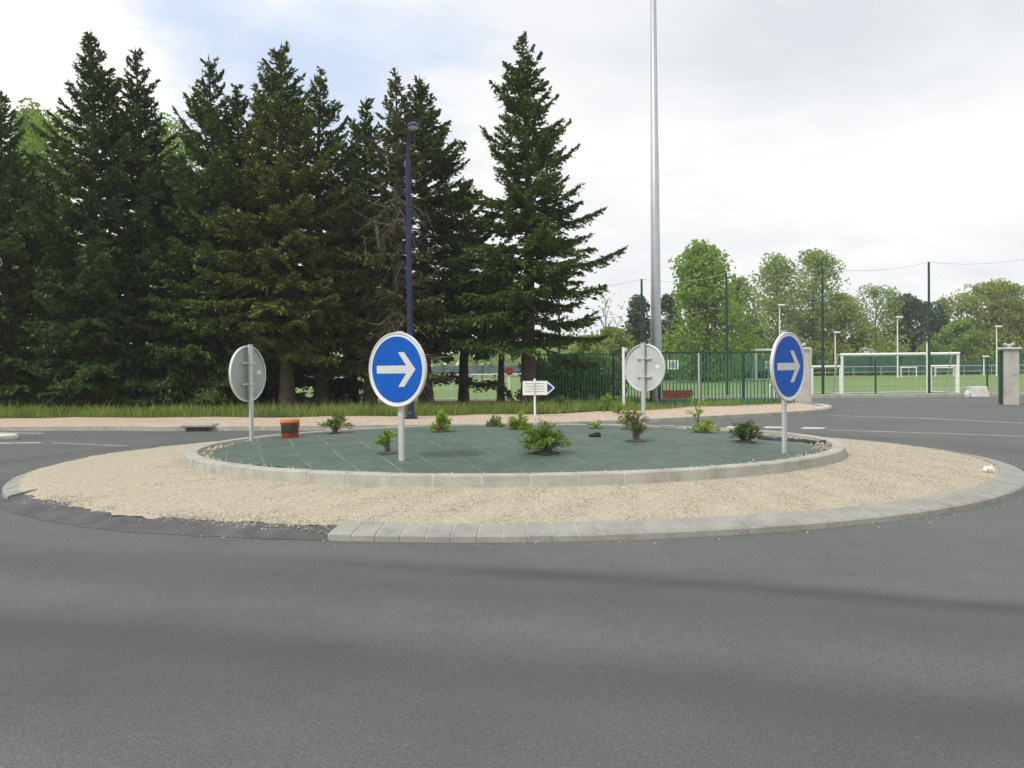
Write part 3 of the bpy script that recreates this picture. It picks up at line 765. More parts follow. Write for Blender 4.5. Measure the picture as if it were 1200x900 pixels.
# ------------------------------------------------------------------ fence and gate
def bar_panel(xa, xb, z0, z1, step=.125, w=.032):
    mb = MB(); x = xa + step / 2
    while x < xb:
        mb.box((x, 0, (z0 + z1) / 2), (w, w, z1 - z0)); x += step
    return mb
fx0, fx1, gx1 = gx(632, 33.6).x, gx(763, 33.6).x, gx(927, 33.4).x
t = thing('bar_fence', 'dark green vertical-bar fence behind the isolated spruce, fixed panels', 'fence', (fx0, 33.6, 0))
Wf = fx1 - fx0
npan = 3
for i in range(npan):
    a, e = Wf * i / npan + .04, Wf * (i + 1) / npan - .04
    k = bar_panel(a, e, .2, 1.80, .10); k.box(((a + e) / 2, 0, 1.81), (e - a, .045, .05)); k.box(((a + e) / 2, 0, .2), (e - a, .045, .16)); k.build('panel', M['green_paint'], t)
for i in range(npan + 1):
    k = MB(); k.box((Wf * i / npan, .0, .93), (.08, .08, 1.86), bev=.008); k.build('fence_post', M['green_dark'], t)
t = thing('sliding_gate', 'long dark green sliding gate left of the entrance pillar, on a heavy bottom beam', 'gate', (fx1 + .25, 33.42, 0))
Wg = gx1 - fx1 - .25
k = bar_panel(.05, Wg - .05, .30, 1.80, .115); k.build('bars', M['green_paint'], t)
k = MB(); k.box((Wg / 2, 0, 1.82), (Wg, .07, .06)); k.build('top_rail', M['green_dark'], t)
k = MB(); k.box((Wg / 2, 0, .22), (Wg, .12, .20), bev=.01); k.build('bottom_beam', M['green_paint'], t)
for u in (.0, .30, .64, 1.0):
    k = MB(); k.box((Wg * u, 0, 1.06), (.085, .085, 1.5), bev=.008); k.build('upright', M['green_dark'], t)
xp = gx(819, 33.2).x - (fx1 + .25)
k = MB(); k.box((xp, -.25, .90), (.06, .06, 1.80), bev=.01); o = k.build('guide_post', M['galv'], t); 

def pillar(px, d, label, mirror=False):
    b = gx(px, d); zt = at(px, 409, d).z
    t = thing('gate_pillar', label, 'gate pillar', b, 0, 'pillars of the sports ground entrance')
    k = MB(); k.box((0, 0, zt / 2 - .02), (.46, .46, zt - .04), bev=.012); k.build('shaft', M['pillar'], t)
    k = MB(); k.box((0, 0, zt + .015), (.58, .58, .07), bev=.02); k.build('cap', M['block'], t)
    k = MB(); k.box((0, 0, zt + .09), (.10, .10, .08)); k.tube([(-.16, 0, zt + .17), (-.05, 0, zt + .125), (.05, 0, zt + .125), (.16, 0, zt + .17)], .045, 8); k.build('finial', M['mortar'], t)
    s = -1 if not mirror else 1
    k = MB(); k.box((s * .285, -.02, zt / 2), (.10, .12, zt - .08), bev=.01); k.build('catch_lit_edge', M['green_dark'] if not mirror else M['white'], t)  # white strip on the mirrored pillar paints its lit edge; the green one is a catch
    k = MB(); k.box((.09, -.236, zt * .58), (.09, .02, .09), bev=.006); k.box((-.16, -.236, .45), (.05, .02, .12), bev=.006); k.build('lock_plate', M['galv'], t)
pillar(1182.5, 33.6, 'pale rendered gate pillar at the right edge of the view')
pillar(938.5, 33.6, 'pale rendered gate pillar half hidden behind the right-hand blue sign', True)

# car park things behind the gate
b = gx(792, 37.5)
t = thing('road_barrier', 'low red plastic barrier behind the bars of the sliding gate', 'barrier', b)
k = MB(); k.prism([(-.22, 0), (.22, 0), (.20, .1), (.10, .16), (.08, .46), (-.08, .46), (-.10, .16), (-.20, .1)], lambda a, c, d: (d, a, c + .05), -.62, .62); o = k.build('barrier_body', M['red'], t)
k = MB()
for x in (-.4, 0, .4): k.box((x, 0, .03), (.22, .40, .06), bev=.01)
k.build('feet', M['black'], t)
for px, nm in ((905.5, 0),):
    b = gx(px, 36.5)
    t = thing('hoop_barrier', 'white tubular hoop barrier behind the sliding gate next to the right-hand blue sign', 'barrier', b)
    k = MB(); k.tube([(-.12, 0, 0), (-.12, 0, .6), (-.09, 0, .68), (.0, 0, .70), (.5, 0, .70), (.56, 0, .66), (.58, 0, .58), (.58, 0, 0)], .035, 8); k.build('hoop', M['white'], t, True)
    k = MB(); k.tube([(.08, 0, 0), (.08, 0, .70)], .04, 8); k.build('hoop_post', M['white'], t, True)
b = gx(1146, 41.4)
t = thing('concrete_block', 'white concrete block beside a smaller rounded lump at the pitch edging', 'concrete block', b)
k = MB(); vs = [(-.36, -.25, 0), (.38, -.25, 0), (.38, .3, 0), (-.36, .3, 0), (-.34, -.17, .44), (.30, -.17, .44), (.30, .25, .44), (-.34, .25, .44)]
k.add(vs, [(3, 2, 1, 0), (4, 5, 6, 7), (0, 1, 5, 4), (1, 2, 6, 5), (2, 3, 7, 6), (3, 0, 4, 7)]); o = k.build('block', M['block'], t); bv = o.modifiers.new('b', 'BEVEL'); bv.width = .03; bv.segments = 2
b = gx(1134, 41.3)
k = MB(); lathe(k, [(.11, 0), (.13, .06), (.12, .18), (.07, .26), (.03, .28)], 12); o = k.build('boulder', M['block'], smooth=True); o.location = b
tag(o, 'small rounded pale lump of concrete leaning beside the white block', 'concrete lump')

# ball-stop fence: tall green posts with cables, mesh fence below
t0 = thing('ball_stop_fence', 'tall ball-stop line of slender green posts joined by thin cables', 'fence', (0, 42.35, 0))
tops = []
for px, yt in ((656, 331), (753, 327), (852, 320), (964.5, 314), (1089, 307), (1226, 298)):
    p = gx(px, 42.35); z = at(px, yt, 42.35).z
    k = MB(); k.tube([(p.x, 0, -.05), (p.x, 0, z)], [.06, .045], 10); k.build('tall_post', M['green_dark'], t0, True); tops.append((p.x, z))
for i in range(len(tops) - 1):
    (a, za), (e, ze) = tops[i], tops[i + 1]
    for dz, sag in ((.0, .22), (-1.35, .2)):
        k = MB(); k.tube([(a + (e - a) * u, 0, za + dz + (ze - za) * u - sag * 4 * u * (1 - u)) for u in np.linspace(0, 1, 12)], +.008 if dz == 0 else .004, 5); k.build('cable', M['mast'], t0)
t1 = thing('mesh_fence', 'thin green wire mesh fence with short posts along the near pitch edge', 'fence', (0, 42.55, 0))
xs = [gx(p, 42.55).x for p in (640, 703, 766, 830, 896, 965, 1026, 1089, 1157, 1222)]
for x in xs:
    k = MB(); k.box((x, 0, .8), (.06, .06, 1.62), bev=.006); k.build('fence_post', M['green_dark'], t1)
k = MB()
for z in (.15, .45, .75, 1.05, 1.35, 1.58):
    k.tube([(xs[0], 0, z), (xs[-1], 0, z)], .0045, 4)
x = xs[0]
while x < xs[-1]:
    k.tube([(x, 0, .15), (x, 0, 1.58)], .0025, 3); x += .25
k.build('wire_mesh', M['green_paint'], t1)

# goals
def goal(px0, px1, top, d, r, label, depth=1.5, net=None, group='white football goals'):
    a = gx(px0, d); e = gx(px1, d); W = e.x - a.x; H = at((px0 + px1) / 2, top, d).z
    t = thing('football_goal', label, 'football goal', ((a.x + e.x) / 2, d, 0), 0, group)
    for s in (-1, 1):
        k = MB(); k.tube([(s * W / 2, 0, 0), (s * W / 2, 0, H - r)], r, 10); k.build('goal_post', M['white'], t, True)
    k = MB(); k.tube([(-W / 2 - r, 0, H), (W / 2 + r, 0, H)], r, 10); k.build('crossbar', M['white'], t, True)
    for s in (-1, 1):
        k = MB(); k.tube([(s * W / 2, .02, H), (s * W / 2, depth * .4, H), (s * W / 2, depth, .05), (s * W / 2, 0, .05)], r * .45, 8); k.build('side_frame', M['galv'], t, True)
    k = MB(); k.tube([(-W / 2, depth, .05), (W / 2, depth, .05)], r * .45, 8); k.build('ground_bar', M['galv'], t, True)
    return t
goal(987, 1123, 415, 46.0, .065, 'large white football goal behind the mesh fence, nearest to the gate drive')
goal(886, 950, 410, 88.0, .10, 'far white football goal just left of the right-hand blue sign')
goal(1056, 1074, 430.5, 100, .06, 'tiny far white goal seen through the large goal', 1.0)
goal(1096, 1118, 431, 104, .05, 'tiny far white goal seen through the right half of the large goal', 1.0)
goal(952, 985, 429.5, 47.5, .055, 'low white training goal standing just left of the large goal', 1.2)
goal(1091, 1121, 429, 47.6, .05, 'low white training goal folded in behind the right part of the large goal', .7)
b = gx(1087.5, 43.2); k = MB(); zt = at(1087.5, 402, 43.2).z
k.tube([(0, 0, -.02), (0, 0, zt)], .07, 10); k.tube([(0, 0, zt), (0, 0, zt + .02)], .08, 10)
o = k.build('net_post', M['white'], smooth=True); o.location = b; tag(o, 'white upright post standing right behind a tall green post in front of the large goal', 'post')

# handrail round the far touch line
t2 = thing('pitch_handrail', 'white handrail running along the far touch line of the pitch', 'handrail', (0, 111, 0))
k = MB(); k.tube([(-70, 0, 1.05), (90, 0, 1.05)], +.03, 6); k.tube([(-70, 0, .45), (90, 0, .45)], .035, 6); k.build('rail', M['galv'], t2)
for i in range(54):
    k = MB(); k.tube([(-68 + 3 * i, 0, 0), (-68 + 3 * i, 0, 1.02)], .025, 6); k.build('rail_post', M['galv'], t2)
t3 = thing('pitch_handrail', 'grey handrail across the pitch seen under the spruce branches', 'handrail', (0, 60, 0))
xs = [gx(p, 60).x for p in (430, 660)]
k = MB(); k.tube([(xs[0], 0, 1.0), (xs[1], 0, 1.0)], .03, 6); k.build('rail', M['white'], t3)
for i in range(8):
    x = xs[0] + (xs[1] - xs[0]) * i / 7; k = MB(); k.tube([(x, 0, 0), (x, 0, .98)], .03, 6); k.build('rail_post', M['galv'], t3)

def screen(pxa, pxb, ya, yb, d, mat, label, step=24):
    a, e = gx(pxa, d), gx(pxb, d); z1 = at((pxa + pxb) / 2, ya, d).z; z0 = max(.05, at((pxa + pxb) / 2, yb, d).z)
    t = thing('windbreak_fence', label, 'windbreak fence', (a.x, d, 0)); W = e.x - a.x
    k = MB(); n = 60; vs = []
    for i in range(n + 1):
        x = W * i / n; o_ = .04 * math.sin(i * 1.3)
        for z in (z0, z1): vs += [(x, o_, z), (x, o_ + .02, z)]
    fs = []
    for i in range(n):
        q = i * 4; fs += [(q, q + 4, q + 6, q + 2), (q + 1, q + 3, q + 7, q + 5), (q + 2, q + 6, q + 7, q + 3), (q, q + 1, q + 5, q + 4)]
    k.add(vs, fs); k.build('windbreak', M[mat], t)
    m = max(2, int(W / 3))
    for i in range(m + 1):
        k = MB(); k.tube([(W * i / m, -.1, -.03), (W * i / m, -.1, z1 + .1)], .045, 6); k.build('fence_post', M['green_dark'], t)
screen(984, 1128, 417, 437, 112.5, 'screen', 'green windbreak fence far behind the large goal')
screen(700, 905, 421, 436, 95, 'screen', 'green windbreak fence far behind the sliding gate')
screen(430, 610, 429, 439, 92, 'screen_blue', 'bluish windbreak fence seen far away under the spruces')
b = gx(1195, 112); 
screen(1128, 1260, 423, 436, 114, 'screen', 'green windbreak fence at the right behind the gate pillar')
# white-framed notice panels hanging far back
for px, d, lb in ((789, 70, 'small white-framed panel behind the gate next to the grey mast'), (901, 86, 'small white notice panel beside the far goal')):
    b = gx(px, d); z = at(px, 427.5, d).z
    t = thing('notice_panel', lb, 'panel', b)
    k = MB(); k.box((0, 0, z), (.75, .05, .62), bev=.01); k.build('panel', M['white'], t)
    k = MB(); k.box((0, -.028, z), (.5, .01, .4)); k.build('panel_face', M['ink'], t)
    k = MB(); k.box((0, .04, z / 2), (.06, .06, z)); k.build('post', M['galv'], t)
# round red sign under the trees
b = gx(597, 48); z = at(597, 435, 48).z
t = thing('red_sign', 'small round red sign on a white post far under the spruce branches', 'sign', b)
k = MB(); k.prism([(.20 * math.cos(2 * math.pi * i / 24), .19 * math.sin(2 * math.pi * i / 24)) for i in range(24)], lambda a, c, d: (a, d, z + c), -.02, .02); k.build('sign_face', M['red'], t)
k = MB(); k.tube([(0, .05, 0), (0, .05, z + .1)], .035, 8); k.build('post', M['white'], t, True)

# far pole lamps
for px, yt, d, lb in ((914, 358, 95, 'slim white lamp pole rising just left of the right-hand blue sign'), (979, 390, 100, 'short white lamp pole left of the large goal'),
                      (1052, 372, 98, 'white lamp pole rising behind the middle of the large goal'), (1168, 383, 104, 'white lamp pole just left of the right gate pillar'), (1153, 418, 108, 'stubby white lamp pole between the large goal and the right gate pillar')):
    b = gx(px, d); z = at(px, yt, d).z
    t = thing('lamp_pole', lb, 'lamp pole', b, 0, 'white lamp poles round the pitch')
    k = MB(); k.tube([(0, 0, -.05), (0, 0, z)], [.08, .055], 8); k.build('pole', M['white'], t, True)
    k = MB(); k.box((.15, -.1, z + .03), (.6, .4, .16), bev=.05); k.build('lamp_head', M['white'], t)

# ------------------------------------------------------------------ trees
def conifer_mesh(H, Rm, seed, h0=.9, dens=1.0, dead_to=0.0, taper=.62, top_up=45, low=-14, sparse=1.0):
    rg = np.random.default_rng(seed); tr = MB(); segs = 14
    lean = rg.normal(0, .006, 2)
    axis = lambda h: np.array([lean[0] * h + .05 * math.sin(h * .7 + seed), lean[1] * h + .05 * math.cos(h * .6 + seed), h])
    r0 = .018 * H + .05
    tr.tube([axis(H * i / segs) + np.array([0, 0, -.1 if i == 0 else 0]) for i in range(segs + 1)], [max(.012, r0 * (1 - i / segs) ** .9 * (1.25 if i == 0 else 1)) for i in range(segs + 1)], 9)
    P, D, S = [], [], []; dead = MB()
    h = h0; ph = 0
    bulge = rg.uniform(0, 6.28)
    while h < H - .12:
        u = (h - h0) / (H - h0)
        prof = (1 - u) ** taper * (1 - .28 * math.exp(-((u) / .08)))
        Lb = Rm * 1.13 * prof * (1 - .42 * min(1, max(0, (u - .70) / .28))) + .07
        nb = int(rg.integers(6, 9) * (1 if u < .85 else .8))
        ph += 1.1
        for k in range(nb):
            if rg.random() > sparse: continue
            az = ph + 2 * math.pi * (k + rg.uniform(-.3, .3)) / nb
            L = Lb * rg.uniform(.62, 1.28) * (1 + .13 * math.sin(az * 2 + bulge + h * .9))
            el = R(low + (top_up - low) * u ** 1.3 + rg.normal(0, 7))
            hb = h + rg.uniform(-.12, .12)
            base = axis(hb); rad = np.array([math.cos(az), math.sin(az), 0]); zz = np.array([0, 0, 1.0])
            droop = rg.uniform(.10, .26) * (1 - u); upt = rg.uniform(.12, .28)
            f = lambda s: base + rad * (L * s * math.cos(el)) + zz * (L * (s * math.sin(el) - droop * s ** 1.5 * (1 - .2) + upt * s ** 3))
            sp_ = np.linspace(0, 1, 6); pts = [f(s) for s in sp_]
            isdead = h < dead_to and rg.random() < .55
            if isdead: L *= .72; el = R(rg.uniform(-50, -15))
            (dead if isdead else tr).tube(pts, [(.010 + .010 * L) * (1 - .85 * s) for s in sp_], 4, cap=False)
            if isdead:
                for q in range(int(L * 9)):
                    s = rg.uniform(.2, 1); p = f(s); sd = rg.choice([-1, 1]); lat = np.array([-rad[1], rad[0], 0]) * sd
                    dd = rad * .5 + lat * .8 + zz * rg.uniform(-1.3, -.4); l = rg.uniform(.3, .9)
                    dead.tube([p, p + dd * l * .5, p + dd * l + zz * -.08], [.006, .005, .003], 3, cap=False)
                if rg.random() < .35: continue
            nt_ = max(5, int(L / .021 * dens))
            s = rg.uniform(.10 if L > .6 else 0, 1, nt_) ** .8
            pos = np.stack([f(x) for x in s]); tan = norm(np.stack([f(x + .02) - f(x - .02) for x in s]))
            side = rg.choice([-1, 1], nt_)[:, None]; lat = np.array([-rad[1], rad[0], 0])[None] * side
            lt = np.minimum(.10 + .42 * L * (1 - s) ** .8 * s ** .25, .75) * rg.uniform(.6, 1.2, nt_)
            dr = norm(tan * .75 + lat * .8 + np.stack([np.zeros(nt_), np.zeros(nt_), rg.normal(-.16, .2, nt_)], 1))
            ns = np.maximum(2, (lt / .058).astype(int)); idx = np.repeat(np.arange(nt_), ns)
            q = rg.uniform(0, 1, len(idx)) * 1.0
            pp_ = pos[idx] + dr[idx] * (lt[idx] * q)[:, None]
            pp_[:, 2] -= .10 * lt[idx] * q ** 2
            P.append(pp_ + rg.normal(0, .012, pp_.shape)); D.append(dr[idx] + rg.normal(0, .42, pp_.shape)); S.append(np.ones(len(idx)))
            # leading shoot
            m = max(3, int(L * 8)); s2 = rg.uniform(.75, 1.03, m); p2 = np.stack([f(x) for x in s2]); t2_ = np.stack([f(x + .02) - f(x - .02) for x in s2])
            P.append(p2); D.append(norm(t2_) + rg.normal(0, .35, p2.shape)); S.append(np.ones(m))
        h += rg.uniform(.20, .32) * (1 if u < .8 else .85)
    # leader
    tr.tube([axis(H * .93), axis(H + .12)], [.022, .008], 5); m = 22; hh = rg.uniform(H - .9, H + .02, m); P.append(np.stack([axis(x) for x in hh])); D.append(np.array([0, 0, 1.0]) + rg.normal(0, .5, (m, 3))); S.append(np.full(m, .8))
    P = np.concatenate(P); D = np.concatenate(D); n = len(P); S = np.concatenate(S)
    V = rhombi(P, D, rg.normal(0, .6, (n, 3)) + [0, 0, 1.0], S * rg.uniform(.10, .21, n), rg.uniform(.042, .085, n))
    return tr, dead, V
def conifer(px, top, d, rw, mat, label, seed, zb=.2, **kw):
    b = gx(px, d, zb); H = at(px, top, d).z - zb; Rm = rw / F * d
    tr, dead, V = conifer_mesh(H, Rm, seed, **kw)
    t = thing('spruce_tree', label, 'spruce tree', b, 0, 'tall dark spruces along the verge')
    tr.build('trunk', M['bark'], t, True); quads_mesh('crown', V, M[mat], t)
    if dead.v: dead.build('dead_branches', M['dead'], t)
conifer(112, 37, 31.5, 82, 'needle_dark', 'tallest spruce of the left half, pointed top beside the bright cloud', 1, h0=.5, sparse=0.88)
conifer(167, 60, 32.5, 74, 'needle_dark', 'spruce whose top stands just right of the tallest left one', 2, h0=.6, sparse=0.86)
conifer(250, 70, 31.8, 78, 'needle_green', 'spruce with a thin bare leader, middle of the left mass', 3, h0=.7, sparse=0.86)
conifer(287, 103, 33.0, 66, 'needle_dark', 'shorter spruce tucked right beside the one with the thin leader', 4, h0=.9, sparse=0.84)
conifer(338, 54, 31.0, 88, 'needle_olive', 'broad olive-green spruce with a bare trunk foot behind the left sign', 5, h0=2.0, sparse=0.90)
conifer(376, 82, 32.6, 66, 'needle_olive', 'spruce forming the second, lower top of the broad olive one', 6, h0=2.0, sparse=0.86)
conifer(432, 117, 32.2, 64, 'needle_green', 'shortest front spruce with a tufted tip left of the blue lamp', 7, h0=1.2, sparse=0.85)
conifer(471, 85, 31.2, 66, 'needle_dry', 'thin half-dead spruce with drooping grey twigs right behind the blue lamp', 8, h0=1.2, dead_to=6.6, dens=.6, sparse=.85)
conifer(499, 92, 32.6, 78, 'needle_dark', 'dark spruce whose top stands just right of the blue lamp head', 9, h0=2.1, sparse=0.88)
conifer(622, 42, 31.0, 86, 'needle_green', 'isolated conical spruce at the right end, thick trunk behind the arrow board', 10, h0=2.1, sparse=.88, taper=.70, low=-6)
conifer(8, 108, 32.5, 84, 'needle_green', 'spruce cut by the left edge of the view', 11, h0=.4, sparse=0.90)
conifer(-60, 70, 34, 84, 'needle_dark', 'spruce standing just outside the left edge of the view', 12, h0=.4)
conifer(60, 215, 34.5, 74, 'needle_green', 'low bushy spruce filling the dip left of the tallest left one', 13, h0=.4)
conifer(212, 180, 34.6, 74, 'needle_dark', 'low dark spruce filling the dip left of the thin-leader one', 14, h0=.3)
conifer(310, 200, 35.2, 74, 'needle_dark', 'low dark spruce hidden behind the broad olive one', 15, h0=.3)
conifer(415, 190, 35.4, 74, 'needle_dark', 'low dark spruce behind the shortest front one', 16, h0=.3)
conifer(545, 210, 35.0, 60, 'needle_dark', 'dark spruce lower than its neighbours, between the blue lamp and the isolated one', 17, h0=2.2)
conifer(588, 300, 36.0, 40, 'needle_dark', 'small dark spruce close behind the left side of the isolated one', 18, h0=2.1)

def broadleaf(px, top, d, rw, mat, label, seed, shape='oval', leaf=.30, nclump=110, lpc=75, low=.12, group='leafy trees behind the pitch', bark='bark_pale', name='broadleaf_tree', cat='tree', zb=0, gap=0, csize=.085):
    rg = np.random.default_rng(seed + 500); b = gx(px, d, zb); H = at(px, top, d).z - zb; Rm = rw / F * d
    t = thing(name, label, cat, b, 0, group)
    tr = MB(); ax = lambda h: np.array([.02 * H * math.sin(h / H * 2.5 + seed), .02 * H * math.cos(h / H * 2 + seed), h])
    segs = 8; r0 = .016 * H + .05
    tr.tube([ax(H * .93 * i / segs) - (np.array([0, 0, .1]) if i == 0 else 0) for i in range(segs + 1)], [max(.02, r0 * (1 - i / segs) ** 1.1) for i in range(segs + 1)], 7)
    def env(u):
        if shape == 'poplar': return (min(1, (u + .05) / .22) ** .6) * (1 - u ** 3.0) ** .6 * .95 + .05
        if shape == 'round': return max(.0, (1 - ((u - .48) / .53) ** 2)) ** .5
        if shape == 'column': return .9 * (1 - u) ** .6 + .1
        return max(.0, (1 - ((u - .42) / .59) ** 2)) ** .55
    lob = rg.uniform(0, 6.28, 4)
    P = []; 
    for i in range(nclump):
        u = rg.uniform(0, 1) ** .9; h = H * (low + (1 - low) * u) * .985
        az = rg.uniform(0, 2 * math.pi)
        e = env(u) * Rm * (1 + .26 * math.sin(az * 2 + lob[0] + u * 7) + .20 * math.sin(az * 3 + lob[1] - u * 13)) * rg.uniform(.8, 1.12)
        q = rg.uniform(.25, 1) ** .55
        c = ax(h) + np.array([math.cos(az) * e * q, math.sin(az) * e * q, 0])
        if rg.random() < .55:
            hb = max(.08 * H, h - e * q * (1.1 if shape != 'poplar' else 1.8) - .05 * H); a0 = ax(hb)
            mid = a0 * .5 + c * .5 + np.array([0, 0, .02 * H])
            tr.tube([a0, mid, c], [.004 * H * (1 - hb / H) + .02, .0025 * H + .012, .012], 4, cap=False)
        m = int(lpc * 1.3 * rg.uniform(.5, 1.4)); sg = H * csize * rg.uniform(.55, 1.15) * (.6 + .4 * env(u))
        sg = min(sg, Rm * .42)
        pts = rg.normal(0, 1, (m, 3)); pts = pts / np.maximum(1, np.linalg.norm(pts, axis=1, keepdims=True) / 1.6)
        P.append(c + pts * sg * np.array([1, 1, .75]))
    tr.build('trunk', M[bark], t, True)
    P = np.concatenate(P); P[:, 2] = np.clip(P[:, 2], .1, None); n = len(P)
    quads_mesh('crown', rhombi(P, rg.normal(0, 1, (n, 3)), rg.normal(0, 1, (n, 3)), rg.uniform(.6, 1.3, n) * leaf * 1.12, rg.uniform(.5, .85, n) * leaf * 1.12), M[mat], t)
    return t
broadleaf(822, 289, 84, 46, 'leaf_bright', 'bright fresh-green poplar, tallest right of the grey mast', 1, 'poplar', .30, 150, 70, .06)
broadleaf(868, 328, 100, 24, 'leaf_mid', 'lighter green tree close right of the bright poplar', 2, 'oval', .32, 70, 50)
broadleaf(914, 300, 122, 24, 'leaf_mid', 'tall narrow tree rising above the right-hand blue sign', 3, 'oval', .34, 100, 55, gap=1)
broadleaf(956, 296, 126, 27, 'leaf_mid', 'tall tree behind the tall green post right of the blue sign', 4, 'oval', .34, 120, 55)
broadleaf(985, 345, 124, 26, 'leaf_olive', 'lower green tree on the right flank of the tall narrow pair', 5, 'oval', .34, 80, 50)
broadleaf(1025, 336, 128, 30, 'leaf_mid', 'pale thin-crowned tree left of the dark round one', 6, 'oval', .32, 80, 32)
broadleaf(1066, 348, 132, 36, 'leaf_dark', 'dark green round tree above the large goal', 7, 'round', .40, 110, 60)
broadleaf(1106, 353, 140, 9, 'leaf_bluegreen', 'thin dark pointed tree right of the dark round one', 8, 'column', .36, 50, 40)
broadleaf(1166, 333, 130, 62, 'leaf_olive', 'wide olive-brown oak above the right gate pillar', 9, 'round', .36, 190, 60, .1)
broadleaf(1180, 352, 124, 34, 'leaf_brown', 'brownish budding tree in front of the wide oak', 29, 'round', .34, 90, 45, .1)
broadleaf(1128, 378, 122, 26, 'leaf_bright', 'fresh green small tree on the left flank of the wide oak', 10, 'oval', .34, 80, 50)
broadleaf(1230, 365, 126, 40, 'leaf_olive', 'olive tree cut by the right edge of the view', 11, 'round', .36, 110, 55)
broadleaf(747, 350, 96, 17, 'leaf_bluegreen', 'dark narrow evergreen just left of the grey mast', 12, 'column', .30, 90, 60, .03)
broadleaf(783, 348, 100, 22, 'leaf_dark', 'dark evergreen just right of the grey mast', 13, 'column', .32, 90, 60, .03)
broadleaf(880, 372, 106, 18, 'leaf_dark', 'small dark evergreen between the bright poplar and the tall narrow tree', 14, 'column', .34, 70, 55, .03)
broadleaf(712, 342, 90, 26, 'leaf_olive', 'nearly bare pale tree between the isolated spruce and the grey mast', 15, 'oval', .20, 46, 5, .2)
broadleaf(718, 385, 84, 26, 'leaf_olive', 'low yellow-green tree right of the isolated spruce', 16, 'round', .28, 90, 55, .02)
broadleaf(690, 395, 80, 22, 'leaf_olive', 'low yellow-green tree half behind the isolated spruce', 17, 'round', .28, 70, 50, .02)
broadleaf(1090, 400, 122, 18, 'leaf_bright', 'yellow-green bush above the right half of the large goal', 18, 'round', .32, 60, 45, .02)
broadleaf(1042, 402, 124, 24, 'leaf_olive', 'olive bush behind the middle lamp pole', 19, 'round', .32, 70, 45, .02)
broadleaf(1000, 395, 124, 22, 'leaf_olive', 'olive bush behind the left upright of the large goal', 20, 'round', .32, 70, 45, .02)
broadleaf(945, 400, 120, 24, 'leaf_mid', 'green bush right of the right-hand blue sign', 21, 'round', .32, 70, 45, .02)
broadleaf(1016, 409, 118.5, 14, 'blossom', 'white flowering shrub low behind the large goal', 22, 'round', .26, 40, 30, .3, name='flowering_shrub', cat='shrub')
broadleaf(845, 412, 92, 30, 'leaf_bright', 'low fresh-green bush at the foot of the bright poplar', 23, 'round', .28, 80, 45, .0)
broadleaf(1140, 402, 122, 24, 'leaf_brown', 'brown twiggy bush left of the right gate pillar', 24, 'round', .30, 70, 40, .0)
# trees behind the spruce row
broadleaf(30, 116, 60, 18, 'leaf_mid', 'pointed green poplar peeping over the left edge spruce', 30, 'column', .22, 110, 60, .1, 'poplars behind the spruces')
broadleaf(44, 122, 64, 10, 'leaf_bluegreen', 'thinner dark poplar top beside the left edge spruce', 31, 'column', .22, 70, 50, .1, 'poplars behind the spruces')
broadleaf(66, 142, 56, 34, 'leaf_bright', 'fresh yellow-green tree showing left of the tallest left spruce', 32, 'oval', .20, 130, 55, .1, 'poplars behind the spruces')
broadleaf(207, 142, 54, 40, 'leaf_bright', 'fresh green tree showing in the dip right of the twin left spruces', 33, 'oval', .20, 140, 55, .1, 'poplars behind the spruces')
# dark shrubs behind the bar fence, under the isolated spruce
broadleaf(664, 420, 36.2, 50, 'needle_dark', 'dark evergreen shrub pressed behind the left end of the bar fence', 40, 'round', .11, 110, 90, .0, 'shrubs at the bar fence', name='evergreen_shrub', cat='shrub', csize=.17)
broadleaf(694, 436, 36.4, 28, 'needle_dark', 'lower dark shrub behind the middle of the bar fence', 41, 'round', .11, 60, 60, .0, 'shrubs at the bar fence', name='evergreen_shrub', cat='shrub', csize=.17)
# low mixed growth along the far side of the pitch (reads as one mass)
P = []; rg = np.random.default_rng(78)
for i in range(300):
    x = rg.uniform(10, 72); y = rg.uniform(119, 134); h = rg.uniform(2.2, 4.6) + 1.0 * math.sin(x * .35) + .6 * math.sin(x * .9)
    m = 110; P.append(np.array([x, y, h * .5]) + rg.normal(0, 1, (m, 3)) * [1.0, 1.0, h * .24])
P = np.concatenate(P); P[:, 2] = np.clip(P[:, 2], .1, None); n = len(P)
tag(quads_mesh('far_hedge', rhombi(P, rg.normal(0, 1, (n, 3)), rg.normal(0, 1, (n, 3)), rg.uniform(.25, .5, n), rg.uniform(.2, .36, n)), M['leaf_olive']), kind='stuff')
# far woods closing the horizon
P = []; rg = np.random.default_rng(77)
for i in range(650):
    x = rg.uniform(-150, 190); y = rg.uniform(150, 190); h = rg.uniform(3.5, 7.5) + 1.5 * math.sin(x * .06)
    m = 70; P.append(np.array([x, y, h * .5]) + rg.normal(0, 1, (m, 3)) * [1.9, 1.9, h * .22])
P = np.concatenate(P); P[:, 2] = np.clip(P[:, 2], .1, None); n = len(P)
tag(quads_mesh('far_woods', rhombi(P, rg.normal(0, 1, (n, 3)), rg.normal(0, 1, (n, 3)), rg.uniform(.5, 1.0, n), rg.uniform(.4, .7, n)), M['leaf_mid']), kind='stuff')

